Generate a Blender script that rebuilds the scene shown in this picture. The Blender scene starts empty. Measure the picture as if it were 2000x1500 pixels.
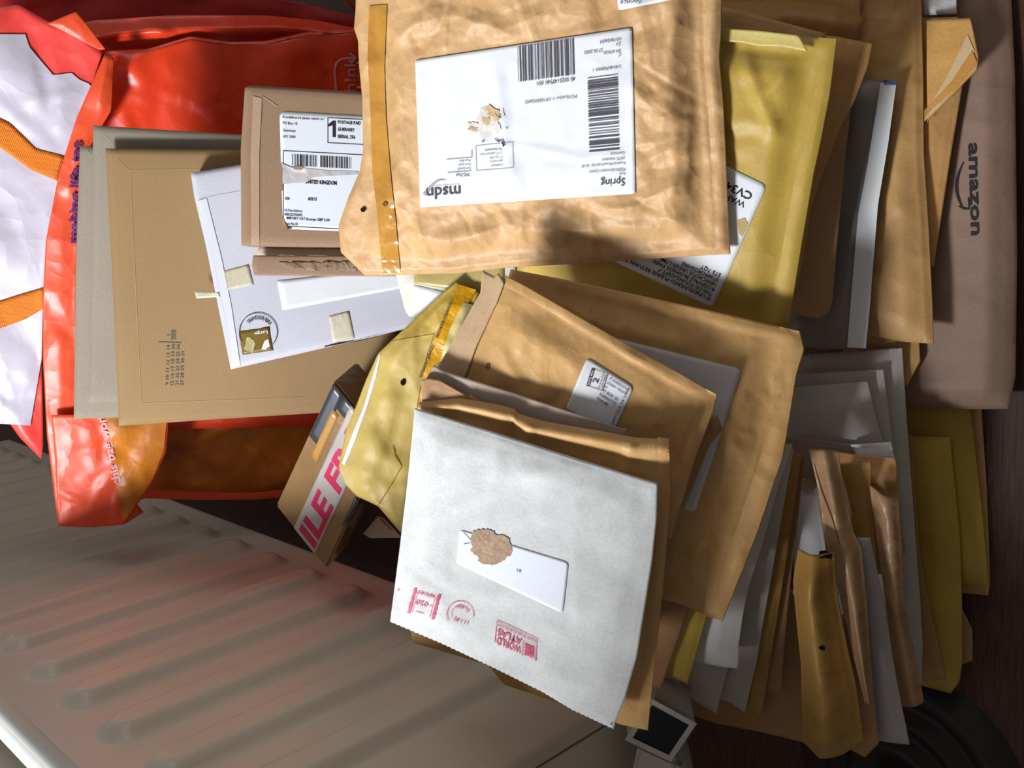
import bpy, math, random
import numpy as np
from mathutils import Vector, Matrix
from mathutils.bvhtree import BVHTree

# ------------------------------------------------------------------ camera, world, light
F = 1900.0
CAMH = 0.85
_d = np.array([.715, .164, -.679]); _d /= np.linalg.norm(_d)          # world "down" in camera axes
_n = np.array([.062, -.982, -.172]); _n -= _d * (_n @ _d); _n /= np.linalg.norm(_n)
_z = -_d
M = np.array([np.cross(_n, _z), _n, _z])                               # camera axes -> world
C = np.array([0, 0, CAMH])
scene = bpy.context.scene
col = scene.collection
cd = bpy.data.cameras.new('camera'); cam = bpy.data.objects.new('camera', cd); col.objects.link(cam)
cd.sensor_width = 36; cd.lens = 36 * F / 2000; cd.clip_start = .02
mw = Matrix([list(M[i]) + [C[i]] for i in range(3)] + [[0, 0, 0, 1]])
cam.matrix_world = mw
scene.camera = cam
w = bpy.data.worlds.new('world'); scene.world = w; w.use_nodes = True
w.node_tree.nodes['Background'].inputs[0].default_value = (.62, .74, 1, 1)
w.node_tree.nodes['Background'].inputs[1].default_value = 1.0
LIGHT_POS = Vector((.66, 1.15, 1.87))
def area(name, pos, target, sx, sy, power, color):
    l = bpy.data.lights.new(name, 'AREA'); l.shape = 'RECTANGLE'; l.size = sx; l.size_y = sy
    l.energy = power; l.color = color
    o = bpy.data.objects.new(name, l); col.objects.link(o); o.location = pos
    o.rotation_euler = (Vector(target) - Vector(pos)).to_track_quat('-Z', 'Y').to_euler()
    return o
area('window_daylight', LIGHT_POS, (.75, .1, .2), .40, .36, 60, (.95, .97, 1))
area('window_skylight', (1.1, .77, 1.5), (1.0, -1, .6), 1.7, 1.0, 3, (.85, .93, 1))
area('added_fill_light', (.4, -2.9, 1.4), (.9, .4, .3), 1.6, 1.2, 14, (1, .95, .89))  # added fill lamp to lift the radiator face; no window stands there
vs = scene.view_settings
scene.display_settings.display_device = 'sRGB'
vs.view_transform = 'Standard'; vs.look = 'None'; vs.exposure = 0.0; vs.gamma = 1; vs.use_curve_mapping = False

# ------------------------------------------------------------------ helpers: rays, planes, pile buffer
def rays(px):
    px = np.asarray(px, float).reshape(-1, 2)
    c = np.stack([(px[:, 0] - 1000) / F, -(px[:, 1] - 750) / F, -np.ones(len(px))], 1)
    return c @ M.T
STEP = 10
DEBUG = False
ENVN = 0
gx = np.arange(-400, 2400, STEP) + 5.; gy = np.arange(-400, 1900, STEP) + 5.
GX, GY = np.meshgrid(gx, gy)
GP = np.stack([GX.ravel(), GY.ravel()], 1)
GR = rays(GP)
IZ = np.maximum(1e-3, -GR[:, 2] / CAMH)                                # floor
def _rad_init():
    t = .45 / np.maximum(GR[:, 1], 1e-6)
    p = C + GR * t[:, None]
    ok = (GR[:, 1] > 0) & (p[:, 0] > .53) & (p[:, 2] < .63) & (p[:, 2] > 0)
    IZ[ok] = np.maximum(IZ[ok], 1 / (t[ok] - .014))
_rad_init()
def _mound():
    # the body of the pile under the letters that show
    for s, zc in ((.62, None), (0, .2)):
        if zc is None:
            nn = np.array([-s, 0, 1.]); k = (nn @ C) + s * .40
            t = -k / (GR @ nn); p = C + GR * t[:, None]
            ok = (t > 0) & (p[:, 2] > 0) & (p[:, 2] < .2)
        else:
            t = (zc - CAMH) / GR[:, 2]; p = C + GR * t[:, None]
            ok = (t > 0) & (p[:, 0] > .72)& (p[:, 0] < 1.05)
        ok &= (p[:, 1] > -.25) & (p[:, 1] < .36)
        IZ[ok] = np.maximum(IZ[ok], 1 / t[ok])
_mound()
def inside(poly, P):
    poly = np.asarray(poly, float); r = np.zeros(len(P), bool)
    x, y = P[:, 0], P[:, 1]; n = len(poly); j = n - 1
    for i in range(n):
        xi, yi = poly[i]; xj, yj = poly[j]
        if yi != yj:
            r ^= ((yi > y) != (yj > y)) & (x < (xj - xi) * (y - yi) / (yj - yi) + xi)
        j = i
    return r
def normal(sa, sb):
    v = np.array([-sa, sb, 1.]); return v / np.linalg.norm(v)
class Plane:
    def __init__(s, N, k): s.N = N; s.k = k                            # k: distance of the camera in front of it
    def at(s, px, lift=0.):
        r = rays(px); t = (s.k - lift) / -(r @ s.N)
        return C + r * t[:, None]
def settle(poly, prior, rng, height, gap=.0015, lam=.10):
    """rest a flat thing of this outline on whatever already lies there"""
    m = inside(poly, GP)
    R = GR[m]; b = IZ[m]
    best = None
    for da in np.linspace(-rng[0], rng[0], 9):
        for db in np.linspace(-rng[1], rng[1], 7):
            N = normal(prior[0] + da, prior[1] + db); wv = -(R @ N)
            if wv.min() < .12: continue
            k = (wv / b).min() - gap
            cost = np.mean(1 / b - k / wv) + lam * (da * da + db * db)
            if best is None or cost < best[0]: best = (cost, N, k, prior[0] + da, prior[1] + db)
    _, N, k, sa, sb = best
    t0 = 1 / b; t1 = k / -(R @ N)
    if DEBUG: print('SETTLE %-6s sa %.2f sb %.2f depth %.3f gap mean %.3f max %.3f z %.3f' % (ENVN, sa, sb, t1.mean(), (t0 - t1).mean(), (t0 - t1).max(), (C + R * t1[:, None])[:, 2].mean()))
    IZ[m] = np.maximum(b, -(R @ N) / (k - height))
    return Plane(N, k)
def occupy(poly, pl, height):
    m = inside(poly, GP)
    IZ[m] = np.maximum(IZ[m], -(GR[m] @ pl.N) / (pl.k - height))
def resample(pts, n):
    pts = np.asarray(pts, float)
    if len(pts) == 1: return np.repeat(pts, n, 0)
    d = np.r_[0, np.cumsum(np.hypot(*np.diff(pts, axis=0).T))]
    t = np.linspace(0, d[-1], n)
    return np.stack([np.interp(t, d, pts[:, i]) for i in (0, 1)], 1)
def coons(L, R, T, B, nu, nv):
    L = resample(L, nv); R = resample(R, nv)
    T = resample(T if T is not None else [L[0], R[0]], nu); B = resample(B if B is not None else [L[-1], R[-1]], nu)
    T[0], T[-1], B[0], B[-1] = L[0], R[0], L[-1], R[-1]
    u = np.linspace(0, 1, nu)[None, :, None]; v = np.linspace(0, 1, nv)[:, None, None]
    return ((1 - v) * T[None] + v * B[None] + (1 - u) * L[:, None] + u * R[:, None]
            - (1 - u) * (1 - v) * L[0] - u * (1 - v) * R[0] - (1 - u) * v * L[-1] - u * v * R[-1])

# ------------------------------------------------------------------ materials
MATS = {}
def mat(name, color, rough=.6, var=.12, vscale=6, speck=.06, bump=.12, bscale=900, crinkle=0., cscale=30, spec=.4, metal=0., stripes=None):
    if name in MATS: return MATS[name]
    m = bpy.data.materials.new(name); m.use_nodes = True; nt = m.node_tree; N = nt.nodes; Lk = nt.links
    b = N['Principled BSDF']; b.inputs['Roughness'].default_value = rough
    b.inputs['Specular IOR Level'].default_value = spec; b.inputs['Metallic'].default_value = metal
    uv = N.new('ShaderNodeUVMap'); uv.uv_map = 'UVMap'
    def noise(scale, detail=4, src=None):
        x = N.new('ShaderNodeTexNoise'); x.inputs['Scale'].default_value = scale; x.inputs['Detail'].default_value = detail
        Lk.new(src or uv.outputs[0], x.inputs['Vector']); return x
    c = np.array(color)
    n1 = noise(vscale, 5); r1 = N.new('ShaderNodeValToRGB'); Lk.new(n1.outputs['Fac'], r1.inputs[0])
    r1.color_ramp.elements[0].position = .3; r1.color_ramp.elements[1].position = .7
    r1.color_ramp.elements[0].color = (*(c * (1 - var)), 1); r1.color_ramp.elements[1].color = (*np.minimum(c * (1 + var), .98), 1)
    n2 = noise(420, 3); mx = N.new('ShaderNodeMix'); mx.data_type = 'RGBA'; mx.blend_type = 'MULTIPLY'
    r2 = N.new('ShaderNodeValToRGB'); Lk.new(n2.outputs['Fac'], r2.inputs[0])
    r2.color_ramp.elements[0].position = .35; r2.color_ramp.elements[1].position = .65
    r2.color_ramp.elements[0].color = (1 - speck * 2,) * 3 + (1,); r2.color_ramp.elements[1].color = (1, 1, 1, 1)
    mx.inputs[0].default_value = 1
    Lk.new(r1.outputs[0], mx.inputs[6]); Lk.new(r2.outputs[0], mx.inputs[7])
    Lk.new(mx.outputs[2], b.inputs['Base Color'])
    last = None
    def bmp(h, st, dist):
        nonlocal last
        x = N.new('ShaderNodeBump'); x.inputs['Strength'].default_value = st; x.inputs['Distance'].default_value = dist
        Lk.new(h, x.inputs['Height'])
        if last: Lk.new(last, x.inputs['Normal'])
        last = x.outputs[0]
    if crinkle:
        wn = noise(cscale * .7, 3); mv = N.new('ShaderNodeMix'); mv.data_type = 'RGBA'; mv.blend_type = 'LINEAR_LIGHT'
        mv.inputs[0].default_value = .018
        Lk.new(uv.outputs[0], mv.inputs[6]); Lk.new(wn.outputs['Color'], mv.inputs[7])
        for sc, st in ((cscale, crinkle), (cscale * 2.3, crinkle * .5)):
            vo = N.new('ShaderNodeTexVoronoi'); vo.feature = 'F1'; vo.inputs['Scale'].default_value = sc
            Lk.new(mv.outputs[2], vo.inputs['Vector'])
            bmp(vo.outputs['Distance'], st, .016)
    if bump:
        nb = noise(bscale, 2); bmp(nb.outputs['Fac'], bump, .0006)
        nb2 = noise(60, 4); bmp(nb2.outputs['Fac'], bump * 1.2, .003)
    if stripes:
        wv = N.new('ShaderNodeTexWave'); wv.wave_type = 'BANDS'; wv.bands_direction = stripes[0]
        wv.inputs['Scale'].default_value = stripes[1]; wv.inputs['Distortion'].default_value = stripes[3]
        Lk.new(uv.outputs[0], wv.inputs['Vector']); bmp(wv.outputs['Fac'], stripes[2], .001)
    if last: Lk.new(last, b.inputs['Normal'])
    MATS[name] = m
    return m
def flat(name, color, rough=.6, spec=.15):
    return mat(name, color, rough, var=.05, vscale=40, speck=.03, bump=.03, spec=spec)
KR_MSDN = mat('kraft pale crumpled', (.60, .36, .16), .5, .10, 12, .04, .12, 700, .15, 34, .45)
KR_TAN = mat('kraft tan', (.57, .33, .122), .52, .10, 10, .04, .12, 700, .16, 24, .45)
KR_ORANGE = mat('kraft orange', (.56, .305, .105), .5, .10, 10, .04, .12, 700, .16, 24, .45)
KR_BROWN = mat('kraft brown', (.43, .25, .115), .55, .10, 10, .04, .12, 700, .17, 24, .4)
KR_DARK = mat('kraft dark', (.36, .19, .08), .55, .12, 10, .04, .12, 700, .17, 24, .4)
KR_GLOSS = mat('kraft taped gloss', (.40, .24, .125), .37, .10, 12, .04, .1, 700, .2, 34, .5)
PINKISH = mat('paper mailer brown', (.31, .20, .145), .6, .08, 14, .05, .12, 700, .16, 16, .35)
OLIVE = mat('olive kraft', (.50, .335, .058), .5, .08, 10, .04, .1, 700, .13, 18, .45)
OLIVE_SHADED = mat('shaded olive kraft', (.42, .275, .042), .5, .10, 10, .04, .1, 700, .13, 18, .4)  # darker copy of OLIVE: the dimness at lower right is put into the colour
OLIVE_D = mat('golden brown kraft', (.37, .20, .043), .5, .10, 10, .04, .1, 700, .16, 22, .45)
YELLOW = mat('yellow bubble kraft', (.58, .395, .072), .45, .08, 14, .03, .1, 700, .17, 26, .5)
YELLOW_IN = mat('pale yellow lining', (.72, .60, .26), .5, .06, 20, .03, .1, 700, .08, 30, .4)
STRIP = mat('orange adhesive strip', (.74, .37, .01), .3, .12, 30, .03, .06, 500, .12, 60, .5)
TYVEK = mat('white fibre envelope', (.64, .65, .64), .55, .10, 45, .05, .10, 500, .05, 18, .35)
GREYENV = mat('grey white envelope', (.45, .415, .375), .6, .08, 20, .04, .1, 600, .08, 18, .35)
GREYDK = mat('grey plastic mailer', (.20, .18, .165), .4, .08, 10, .03, .1, 600, .1, 14, .4)
WHITESTRIP = mat('white plastic edge', (.70, .72, .73), .35, .05, 14, .02, .05, 600, .05, 18, .45)
GREYBD = mat('grey board', (.30, .255, .195), .75, .05, 8, .06, .08, 500, 0, 20, .2)
TANBD = mat('tan board', (.315, .20, .088), .7, .05, 8, .05, .08, 500, 0, 20, .25)
BOXBD = mat('box board brown', (.345, .22, .135), .75, .06, 8, .06, .08, 500, 0, 20, .2)
BOXTORN = mat('torn board', (.30, .205, .14), .9, .2, 80, .1, .5, 300, .3, 60, .1)
BOARD_EDGE = mat('bare board edge', (.56, .47, .36), .85, .12, 60, .1, .3, 300, 0, 20, .1)
WHITEBD = mat('white box board', (.56, .56, .63), .6, .04, 8, .03, .06, 400, 0, 20, .3)
LABEL = mat('white label paper', (.74, .76, .80), .5, .03, 8, .02, .05, 500, .04, 16, .35)
LABELMAUVE = mat('mauve label paper', (.62, .60, .62), .55, .04, 8, .02, .05, 500, .03, 16, .3)
INK = flat('black print', (.03, .028, .035), .6)
INKSOFT = flat('soft black print', (.09, .085, .10), .6)
INKPINK = flat('pink franking print', (.70, .10, .20), .6)
INKGREY = flat('grey print', (.34, .34, .38), .6)
TAPEBROWN = mat('brown parcel tape', (.50, .24, .04), .12, .12, 20, .03, .0, 700, .14, 40, .6)
TAPECLEAR = mat('aged clear tape', (.62, .57, .42), .25, .12, 30, .05, .04, 500, .06, 60, .5)
BAG = mat('red woven plastic', (.84, .055, .013), .33, .14, 8, .02, .05, 900, .2, 15, .5, 0, ('X', 260, .05, .4))
BAGHEM = mat('orange red hem', (.83, .085, .025), .38, .08, 8, .02, .05, 900, .2, 16, .45)
BAGWHITE = mat('lilac white bag print', (.56, .52, .60), .4, .06, 8, .02, .05, 900, .2, 14, .45, 0, ('Y', 260, .05, .4))
BAGPINK = mat('bright pink red bag print', (.88, .07, .055), .38, .08, 8, .02, .05, 900, .2, 14, .45)
BAGORANGE = mat('amber bag side', (.62, .20, .012), .4, .45, 14, .06, .08, 700, .16, 22, .45)
WEB = mat('orange webbing', (.88, .215, .012), .55, .08, 20, .05, .4, 400, 0, 20, .3, 0, ('DIAGONAL', 230, .5, 1.5))
RADW = mat('cream radiator enamel', (.72, .665, .56), .34, .04, 6, .01, .02, 800, 0, 20, .5)
VALVE = flat('cream plastic', (.56, .53, .48), .4, .4)
SCREEN = flat('dark display', (.010, .012, .016), .3, .25)
BLACKP = mat('black rubber', (.018, .016, .016), .5, .2, 20, .1, .2, 300, 0, 20, .3)
DARKBOARD = flat('dark printed band', (.045, .052, .06), .35, .5)
PIPE = flat('painted pipe', (.32, .31, .26), .4, .4)
BLUE = flat('blue tab', (.04, .14, .35), .4, .4)

# ------------------------------------------------------------------ mesh helpers
def mesh_obj(name, verts, faces, material, parent=None, uv=None, smooth=True):
    me = bpy.data.meshes.new(name)
    me.from_pydata([tuple(map(float, v)) for v in verts], [], [tuple(int(i) for i in f) for f in faces])
    lay = me.uv_layers.new(name='UVMap')
    idx = np.empty(len(me.loops), dtype=np.int32); me.loops.foreach_get('vertex_index', idx)
    V = np.asarray(verts, float)
    if uv is None:
        ext = V.max(0) - V.min(0); a = np.argsort(-ext)[:2]; uv = V[:, a]
    uvs = np.asarray(uv, float)[idx]
    lay.data.foreach_set('uv', uvs.astype(np.float32).ravel())
    if smooth: me.polygons.foreach_set('use_smooth', [True] * len(me.polygons))
    me.materials.append(material)
    me.update()
    o = bpy.data.objects.new(name, me); col.objects.link(o)
    if parent is not None: o.parent = parent
    return o
def tag(o, label=None, cat=None, group=None, kind=None):
    if label: o['label'] = label
    if cat: o['category'] = cat
    if group: o['group'] = group
    if kind: o['kind'] = kind
    return o
def grid_faces(nu, nv, off=0, flip=False):
    f = []
    for j in range(nv - 1):
        for i in range(nu - 1):
            a = off + j * nu + i
            q = (a, a + nu, a + nu + 1, a + 1)
            f.append(q[::-1] if flip else q)
    return f
def box_mesh(name, lo, hi, material, parent=None, bevel=.0):
    import bmesh
    bm = bmesh.new(); bmesh.ops.create_cube(bm, size=1)
    lo = Vector(lo); hi = Vector(hi)
    for v in bm.verts: v.co = Vector([(lo[i] + hi[i]) / 2 + v.co[i] * (hi[i] - lo[i]) for i in range(3)])
    if bevel: bmesh.ops.bevel(bm, geom=bm.edges[:], offset=bevel, segments=3, affect='EDGES', profile=.5)
    vs_ = [v.co[:] for v in bm.verts]; bm.verts.index_update(); fs = [[v.index for v in f.verts] for f in bm.faces]; bm.free()
    return mesh_obj(name, vs_, fs, material, parent, smooth=False)
def tube(name, pts, r, material, parent=None, seg=16, cap=True):
    pts = [Vector(p) for p in pts]; V = []; Fc = []
    for i, p in enumerate(pts):
        t = (pts[min(i + 1, len(pts) - 1)] - pts[max(i - 1, 0)]).normalized()
        a = t.orthogonal().normalized() if i == 0 else (a - t * a.dot(t)).normalized()
        b = t.cross(a); rr = r[i] if isinstance(r, (list, tuple)) else r
        for s in range(seg):
            th = 2 * math.pi * s / seg; V.append(p + (a * math.cos(th) + b * math.sin(th)) * rr)
    for i in range(len(pts) - 1):
        for s in range(seg):
            Fc.append((i * seg + s, i * seg + (s + 1) % seg, (i + 1) * seg + (s + 1) % seg, (i + 1) * seg + s))
    if cap:
        Fc.append(list(range(seg))[::-1]); Fc.append([(len(pts) - 1) * seg + s for s in range(seg)])
    return mesh_obj(name, V, Fc, material, parent)

def smoothstep(x): x = np.clip(x, 0, 1); return x * x * (3 - 2 * x)
def creases(P, n, amp, rs, lo, hi, wr=(.008, .022)):
    h = np.zeros(P.shape[:2])
    for _ in range(n):
        c = lo + rs.rand(2) * (hi - lo); th = rs.rand() * math.pi; Lh = .02 + rs.rand() ** 2 * .08; w_ = wr[0] + rs.rand() * (wr[1] - wr[0])
        q = P - c; s = q[..., 0] * math.cos(th) + q[..., 1] * math.sin(th); t = -q[..., 0] * math.sin(th) + q[..., 1] * math.cos(th)
        t = t + .15 * s * rs.randn()
        tent = np.maximum(0, 1 - np.abs(t) / w_ * np.where(t > 0, 1, .6 + rs.rand())) * np.maximum(0, 1 - (s / Lh) ** 2)
        h += tent * amp * (.4 + .6 * rs.rand()) * (1 if rs.rand() < .62 else -1)
    return h
def waves(P, amp, rs, k=5, lam=(.08, .25)):
    h = np.zeros(P.shape[:2])
    for _ in range(k):
        th = rs.rand() * math.pi; l = lam[0] + rs.rand() * (lam[1] - lam[0])
        h += np.sin((P[..., 0] * math.cos(th) + P[..., 1] * math.sin(th)) / l * 2 * math.pi + rs.rand() * 6.28)
    return h * amp / k

class Sheet: pass
ENVN = 0
def env(name, label, L, R, material, T=None, B=None, thick=.005, puff=.006, flange=(0, .0, 0, 0), crum=(14, .0010), wav=.0012,
        prior=(.55, -.1), rng=(.45, .3), nu=44, nv=60, cat='envelope', group=None, plane=None, calm=(), bends=(), serr=None,
        gap=.0016, parent=None, lift=0., seams=(), seam_mat=None, edge=.0014, maxh=None, wr=(.006, .018), folds=()):
    """one envelope: a closed body lying on the pile, puffed between its seams"""
    global ENVN
    ENVN += 1
    rs = np.random.RandomState(ENVN * 7 + 3)
    G = coons(L, R, T, B, nu, nv)
    if serr:
        side, amp, n = serr
        t = np.arange(nu if side in 'TB' else nv)
        z = ((t % 2) * 2 - 1) * amp
        if side == 'T': G[0, :, 1] += z
        if side == 'B': G[-1, :, 1] += z
        if side == 'R': G[:, -1, 0] += z
    outline = np.concatenate([G[0], G[1:, -1], G[-1, ::-1][1:], G[::-1, 0][1:-1]])
    bendmax = sum(max(b[-1], 0) for b in bends)
    H = thick + puff + crum[1] * 1.2 + wav + bendmax
    if plane is None:
        pl = settle(outline, prior, rng, H if maxh is None else maxh, gap)
        pl.k -= lift
    else:
        pl = plane
    N = pl.N
    X = pl.at(G.reshape(-1, 2)).reshape(nv, nu, 3)
    e1 = X[nv // 2, -1] - X[nv // 2, 0]; e1 /= np.linalg.norm(e1); e2 = np.cross(N, e1)
    P = np.stack([X @ e1, X @ e2], -1); lo = P.reshape(-1, 2).min(0); hi = P.reshape(-1, 2).max(0)
    wid = np.linalg.norm(X[nv // 2, -1] - X[nv // 2, 0]); hgt = np.linalg.norm(X[-1, nu // 2] - X[0, nu // 2])
    u = np.linspace(0, 1, nu)[None]; v = np.linspace(0, 1, nv)[:, None]
    def side(dist, fl): return smoothstep((dist - fl) / .022)
    pf = side(u * wid, flange[0]) * side((1 - u) * wid, flange[1]) * side(v * hgt, flange[2]) * side((1 - v) * hgt, flange[3])
    edg = smoothstep(np.minimum(np.minimum(u, 1 - u) * wid, np.minimum(v, 1 - v) * hgt) / .006)
    cr = creases(P, crum[0], crum[1], rs, lo, hi, wr) + waves(P, wav, rs)
    for poly, fac in calm:
        mk = inside(poly, G.reshape(-1, 2)).reshape(nv, nu).astype(float)
        for _ in range(7):
            q = np.pad(mk, 1, mode='edge'); mk = (q[1:-1, 1:-1] + q[:-2, 1:-1] + q[2:, 1:-1] + q[1:-1, :-2] + q[1:-1, 2:]) / 5
        cr = cr * (1 - mk * (1 - fac))
    for pts, wpx, amp in folds:                                         # sharp fold lines: ridges (+) and valleys (-)
        q = G.reshape(-1, 2); dmin = np.full(len(q), 1e9); tt = np.zeros(len(q)); pts = np.asarray(pts, float)
        for i in range(len(pts) - 1):
            a, b = pts[i], pts[i + 1]; ab = b - a; t = np.clip(((q - a) @ ab) / (ab @ ab), 0, 1); dd = np.hypot(*(q - a - t[:, None] * ab).T)
            tt = np.where(dd < dmin, (i + t) / (len(pts) - 1), tt); dmin = np.minimum(dmin, dd)
        cr = cr + (amp * np.maximum(0, 1 - dmin / wpx) * np.minimum(1, 6 * np.minimum(tt, 1 - tt) + .15)).reshape(nv, nu)
    base = np.zeros((nv, nu))
    for b in bends:                                                     # (axis, centre, width, height)
        ax, c0, wd, hh = b; s = (u if ax == 'u' else v) * np.ones((nv, nu))
        base = base + hh * np.exp(-((s - c0) / wd) ** 2)
    base = np.maximum(base, 0)
    h = edge + (thick - edge) * edg * .6 + puff * pf + cr * (.35 + .65 * pf) * edg
    h = np.maximum(h, edge * .8) + base
    # slight wander of the outline so that cut edges are not ruler straight
    front = X + N * h[..., None]; back = X + N * (base * .98)[..., None]
    verts = np.concatenate([front.reshape(-1, 3), back.reshape(-1, 3)]); n = nu * nv
    faces = grid_faces(nu, nv) + grid_faces(nu, nv, n, True)
    ring = [i for i in range(nu)] + [j * nu + nu - 1 for j in range(1, nv)] + [(nv - 1) * nu + i for i in range(nu - 2, -1, -1)] + [j * nu for j in range(nv - 2, 0, -1)]
    for a, b in zip(ring, ring[1:] + ring[:1]): faces.append((a, b, b + n, a + n))
    uv = np.concatenate([P.reshape(-1, 2)] * 2) + rs.rand(2) * 5
    o = mesh_obj(name, verts, faces, material, parent, uv)
    me = o.data
    # rim faces flat
    sm = np.ones(len(me.polygons), bool); sm[2 * (nu - 1) * (nv - 1):] = False; me.polygons.foreach_set('use_smooth', sm)
    if label: tag(o, label, cat, group)
    s = Sheet(); s.o = o; s.pl = pl; s.G = G; s.N = N; s.front = front; s.h = h; s.H = H; s.e1 = e1; s.e2 = e2; s.outline = outline
    s.bvh = BVHTree.FromPolygons(front.reshape(-1, 3).tolist(), grid_faces(nu, nv))
    for sd, w_ in seams: seam(s, sd, w_, seam_mat or material)
    return s
def on(s, px, off):
    """points of the sheet's front face seen through these pixels, raised by off"""
    px = np.asarray(px, float).reshape(-1, 2); r = rays(px); out = s.pl.at(px, .003); Cv = Vector(C)
    for i in range(len(px)):
        hit = s.bvh.ray_cast(Cv, Vector(r[i]).normalized())
        if hit[0] is not None: out[i] = hit[0][:]
    return out + s.N * off * getattr(s, 'lift', .6)
def seam(s, sd, w_, material):
    """glued seam strip along one edge: sits on the flat border, a hair proud of it"""
    nv, nu = s.front.shape[:2]; rows = nv if sd in 'LR' else nu
    A = {'L': s.front[:, 0], 'R': s.front[:, -1], 'T': s.front[0], 'B': s.front[-1]}[sd]
    pxs = {'L': s.G[:, 0], 'R': s.G[:, -1], 'T': s.G[0], 'B': s.G[-1]}[sd]
    inn = {'L': s.G[:, nu // 2], 'R': s.G[:, nu // 2], 'T': s.G[nv // 2], 'B': s.G[nv // 2]}[sd]
    d = inn - pxs; d = d / np.linalg.norm(d, axis=1)[:, None]
    k = 5; V = []
    for q in range(k):
        V.append(on(s, pxs + d * (1.5 + (w_ - 1.5) * q / (k - 1)), .0006 if 0 < q < k - 1 else .0002))
    V = np.concatenate(V); f = grid_faces(rows, k)
    e = V[:rows].mean(0)
    o = mesh_obj('seam', V, f, material, s.o, np.stack([V @ s.e1, V @ s.e2], -1))
    return o

# ------------------------------------------------------------------ printing and stuck-on pieces
_tx = {}
def text_geo(body, bold=0.):
    key = (body, bold)
    if key in _tx: return _tx[key]
    cu = bpy.data.curves.new('t', 'FONT'); cu.body = body; cu.size = 1; cu.resolution_u = 2; cu.offset = bold
    ob = bpy.data.objects.new('t', cu); col.objects.link(ob)
    dg = bpy.context.evaluated_depsgraph_get(); dg.update()
    me = ob.evaluated_get(dg).to_mesh()
    V = np.array([v.co[:2] for v in me.vertices]).reshape(-1, 2); Fc = [tuple(p.vertices) for p in me.polygons]
    ob.evaluated_get(dg).to_mesh_clear(); bpy.data.objects.remove(ob); bpy.data.curves.remove(cu)
    if len(V): V[:, 0] -= V[:, 0].min()
    _tx[key] = (V, Fc); return _tx[key]
CAP = .69
class Frame:
    """local x right, y down (in pixels) -> photograph pixels"""
    def __init__(s, corners, W, Hh): s.c = np.asarray(corners, float); s.W = W; s.H = Hh
    def __call__(s, q):
        q = np.asarray(q, float); a = (q[:, 0] / s.W)[:, None]; b = (q[:, 1] / s.H)[:, None]; c = s.c
        return (1 - a) * (1 - b) * c[0] + a * (1 - b) * c[1] + a * b * c[2] + (1 - a) * b * c[3]
def line_frame(p, xd):
    p = np.array(p, float); xd = np.array(xd, float); xd /= np.linalg.norm(xd); yd = np.array([-xd[1], xd[0]])
    return lambda q: p + np.asarray(q)[:, :1] * xd + np.asarray(q)[:, 1:2] * yd
class Ink:
    def __init__(s, frame): s.f = frame; s.V = []; s.F = []; s.n = 0
    def _add(s, V, Fc):
        s.V.append(np.asarray(V, float)); s.F += [tuple(i + s.n for i in f) for f in Fc]; s.n += len(V)
    def text(s, body, x, y, cap, width=None, bold=0., align='l'):
        V, Fc = text_geo(body, bold)
        if not len(V): return
        sc = cap / CAP; w0 = V[:, 0].max(); sx = sc if width is None else width / w0
        q = np.stack([V[:, 0] * sx, -V[:, 1] * sc], 1)
        if align == 'r': q[:, 0] -= w0 * sx
        if align == 'c': q[:, 0] -= w0 * sx / 2
        q += (x, y); s._add(q, Fc)
    def quad(s, x0, y0, x1, y1, nx=1, ny=1):
        X, Y = np.meshgrid(np.linspace(x0, x1, nx + 1), np.linspace(y0, y1, ny + 1))
        s._add(np.stack([X.ravel(), Y.ravel()], 1), grid_faces(nx + 1, ny + 1))
    def frame_box(s, x0, y0, x1, y1, t):
        s.quad(x0, y0, x1, y0 + t, 8, 1); s.quad(x0, y1 - t, x1, y1, 8, 1); s.quad(x0, y0, x0 + t, y1, 1, 8); s.quad(x1 - t, y0, x1, y1, 1, 8)
    def stroke(s, pts, t):
        pts = np.asarray(pts, float); d = np.gradient(pts, axis=0); d /= np.linalg.norm(d, axis=1)[:, None] + 1e-9
        nrm = np.stack([-d[:, 1], d[:, 0]], 1); tt = np.asarray(t if np.ndim(t) else [t] * len(pts))[:, None] / 2
        k = len(pts); s._add(np.concatenate([pts + nrm * tt, pts - nrm * tt]), [(i, i + 1, k + i + 1, k + i) for i in range(k - 1)])
    def arc(s, cx, cy, r, a0, a1, t, n=24):
        a = np.radians(np.linspace(a0, a1, n)); s.stroke(np.stack([cx + r * np.cos(a), cy + r * np.sin(a)], 1), t)
    def bars(s, x0, y0, x1, y1, seed, vert=True, dens=.5, n=60):
        rs = np.random.RandomState(seed); L = (x1 - x0) if vert else (y1 - y0); p = 0.
        u = L / n
        while p < L - u * .5:
            bw = u * rs.choice([.55, .8, 1.4]); bw = min(bw, L - p)
            if vert: s.quad(x0 + p, y0, x0 + p + bw, y1, 1, 8)
            else: s.quad(x0, y0 + p, x1, y0 + p + bw, 8, 1)
            p += bw + u * rs.choice([.55, .8, 1.3, 1.9])
    def done(s, sh, name, material, parent, off=.0012):
        px = s.f(np.concatenate(s.V)); V = on(sh, px, off)
        return mesh_obj(name, V, s.F, material, parent, np.stack([V @ sh.e1, V @ sh.e2], -1))
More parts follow.
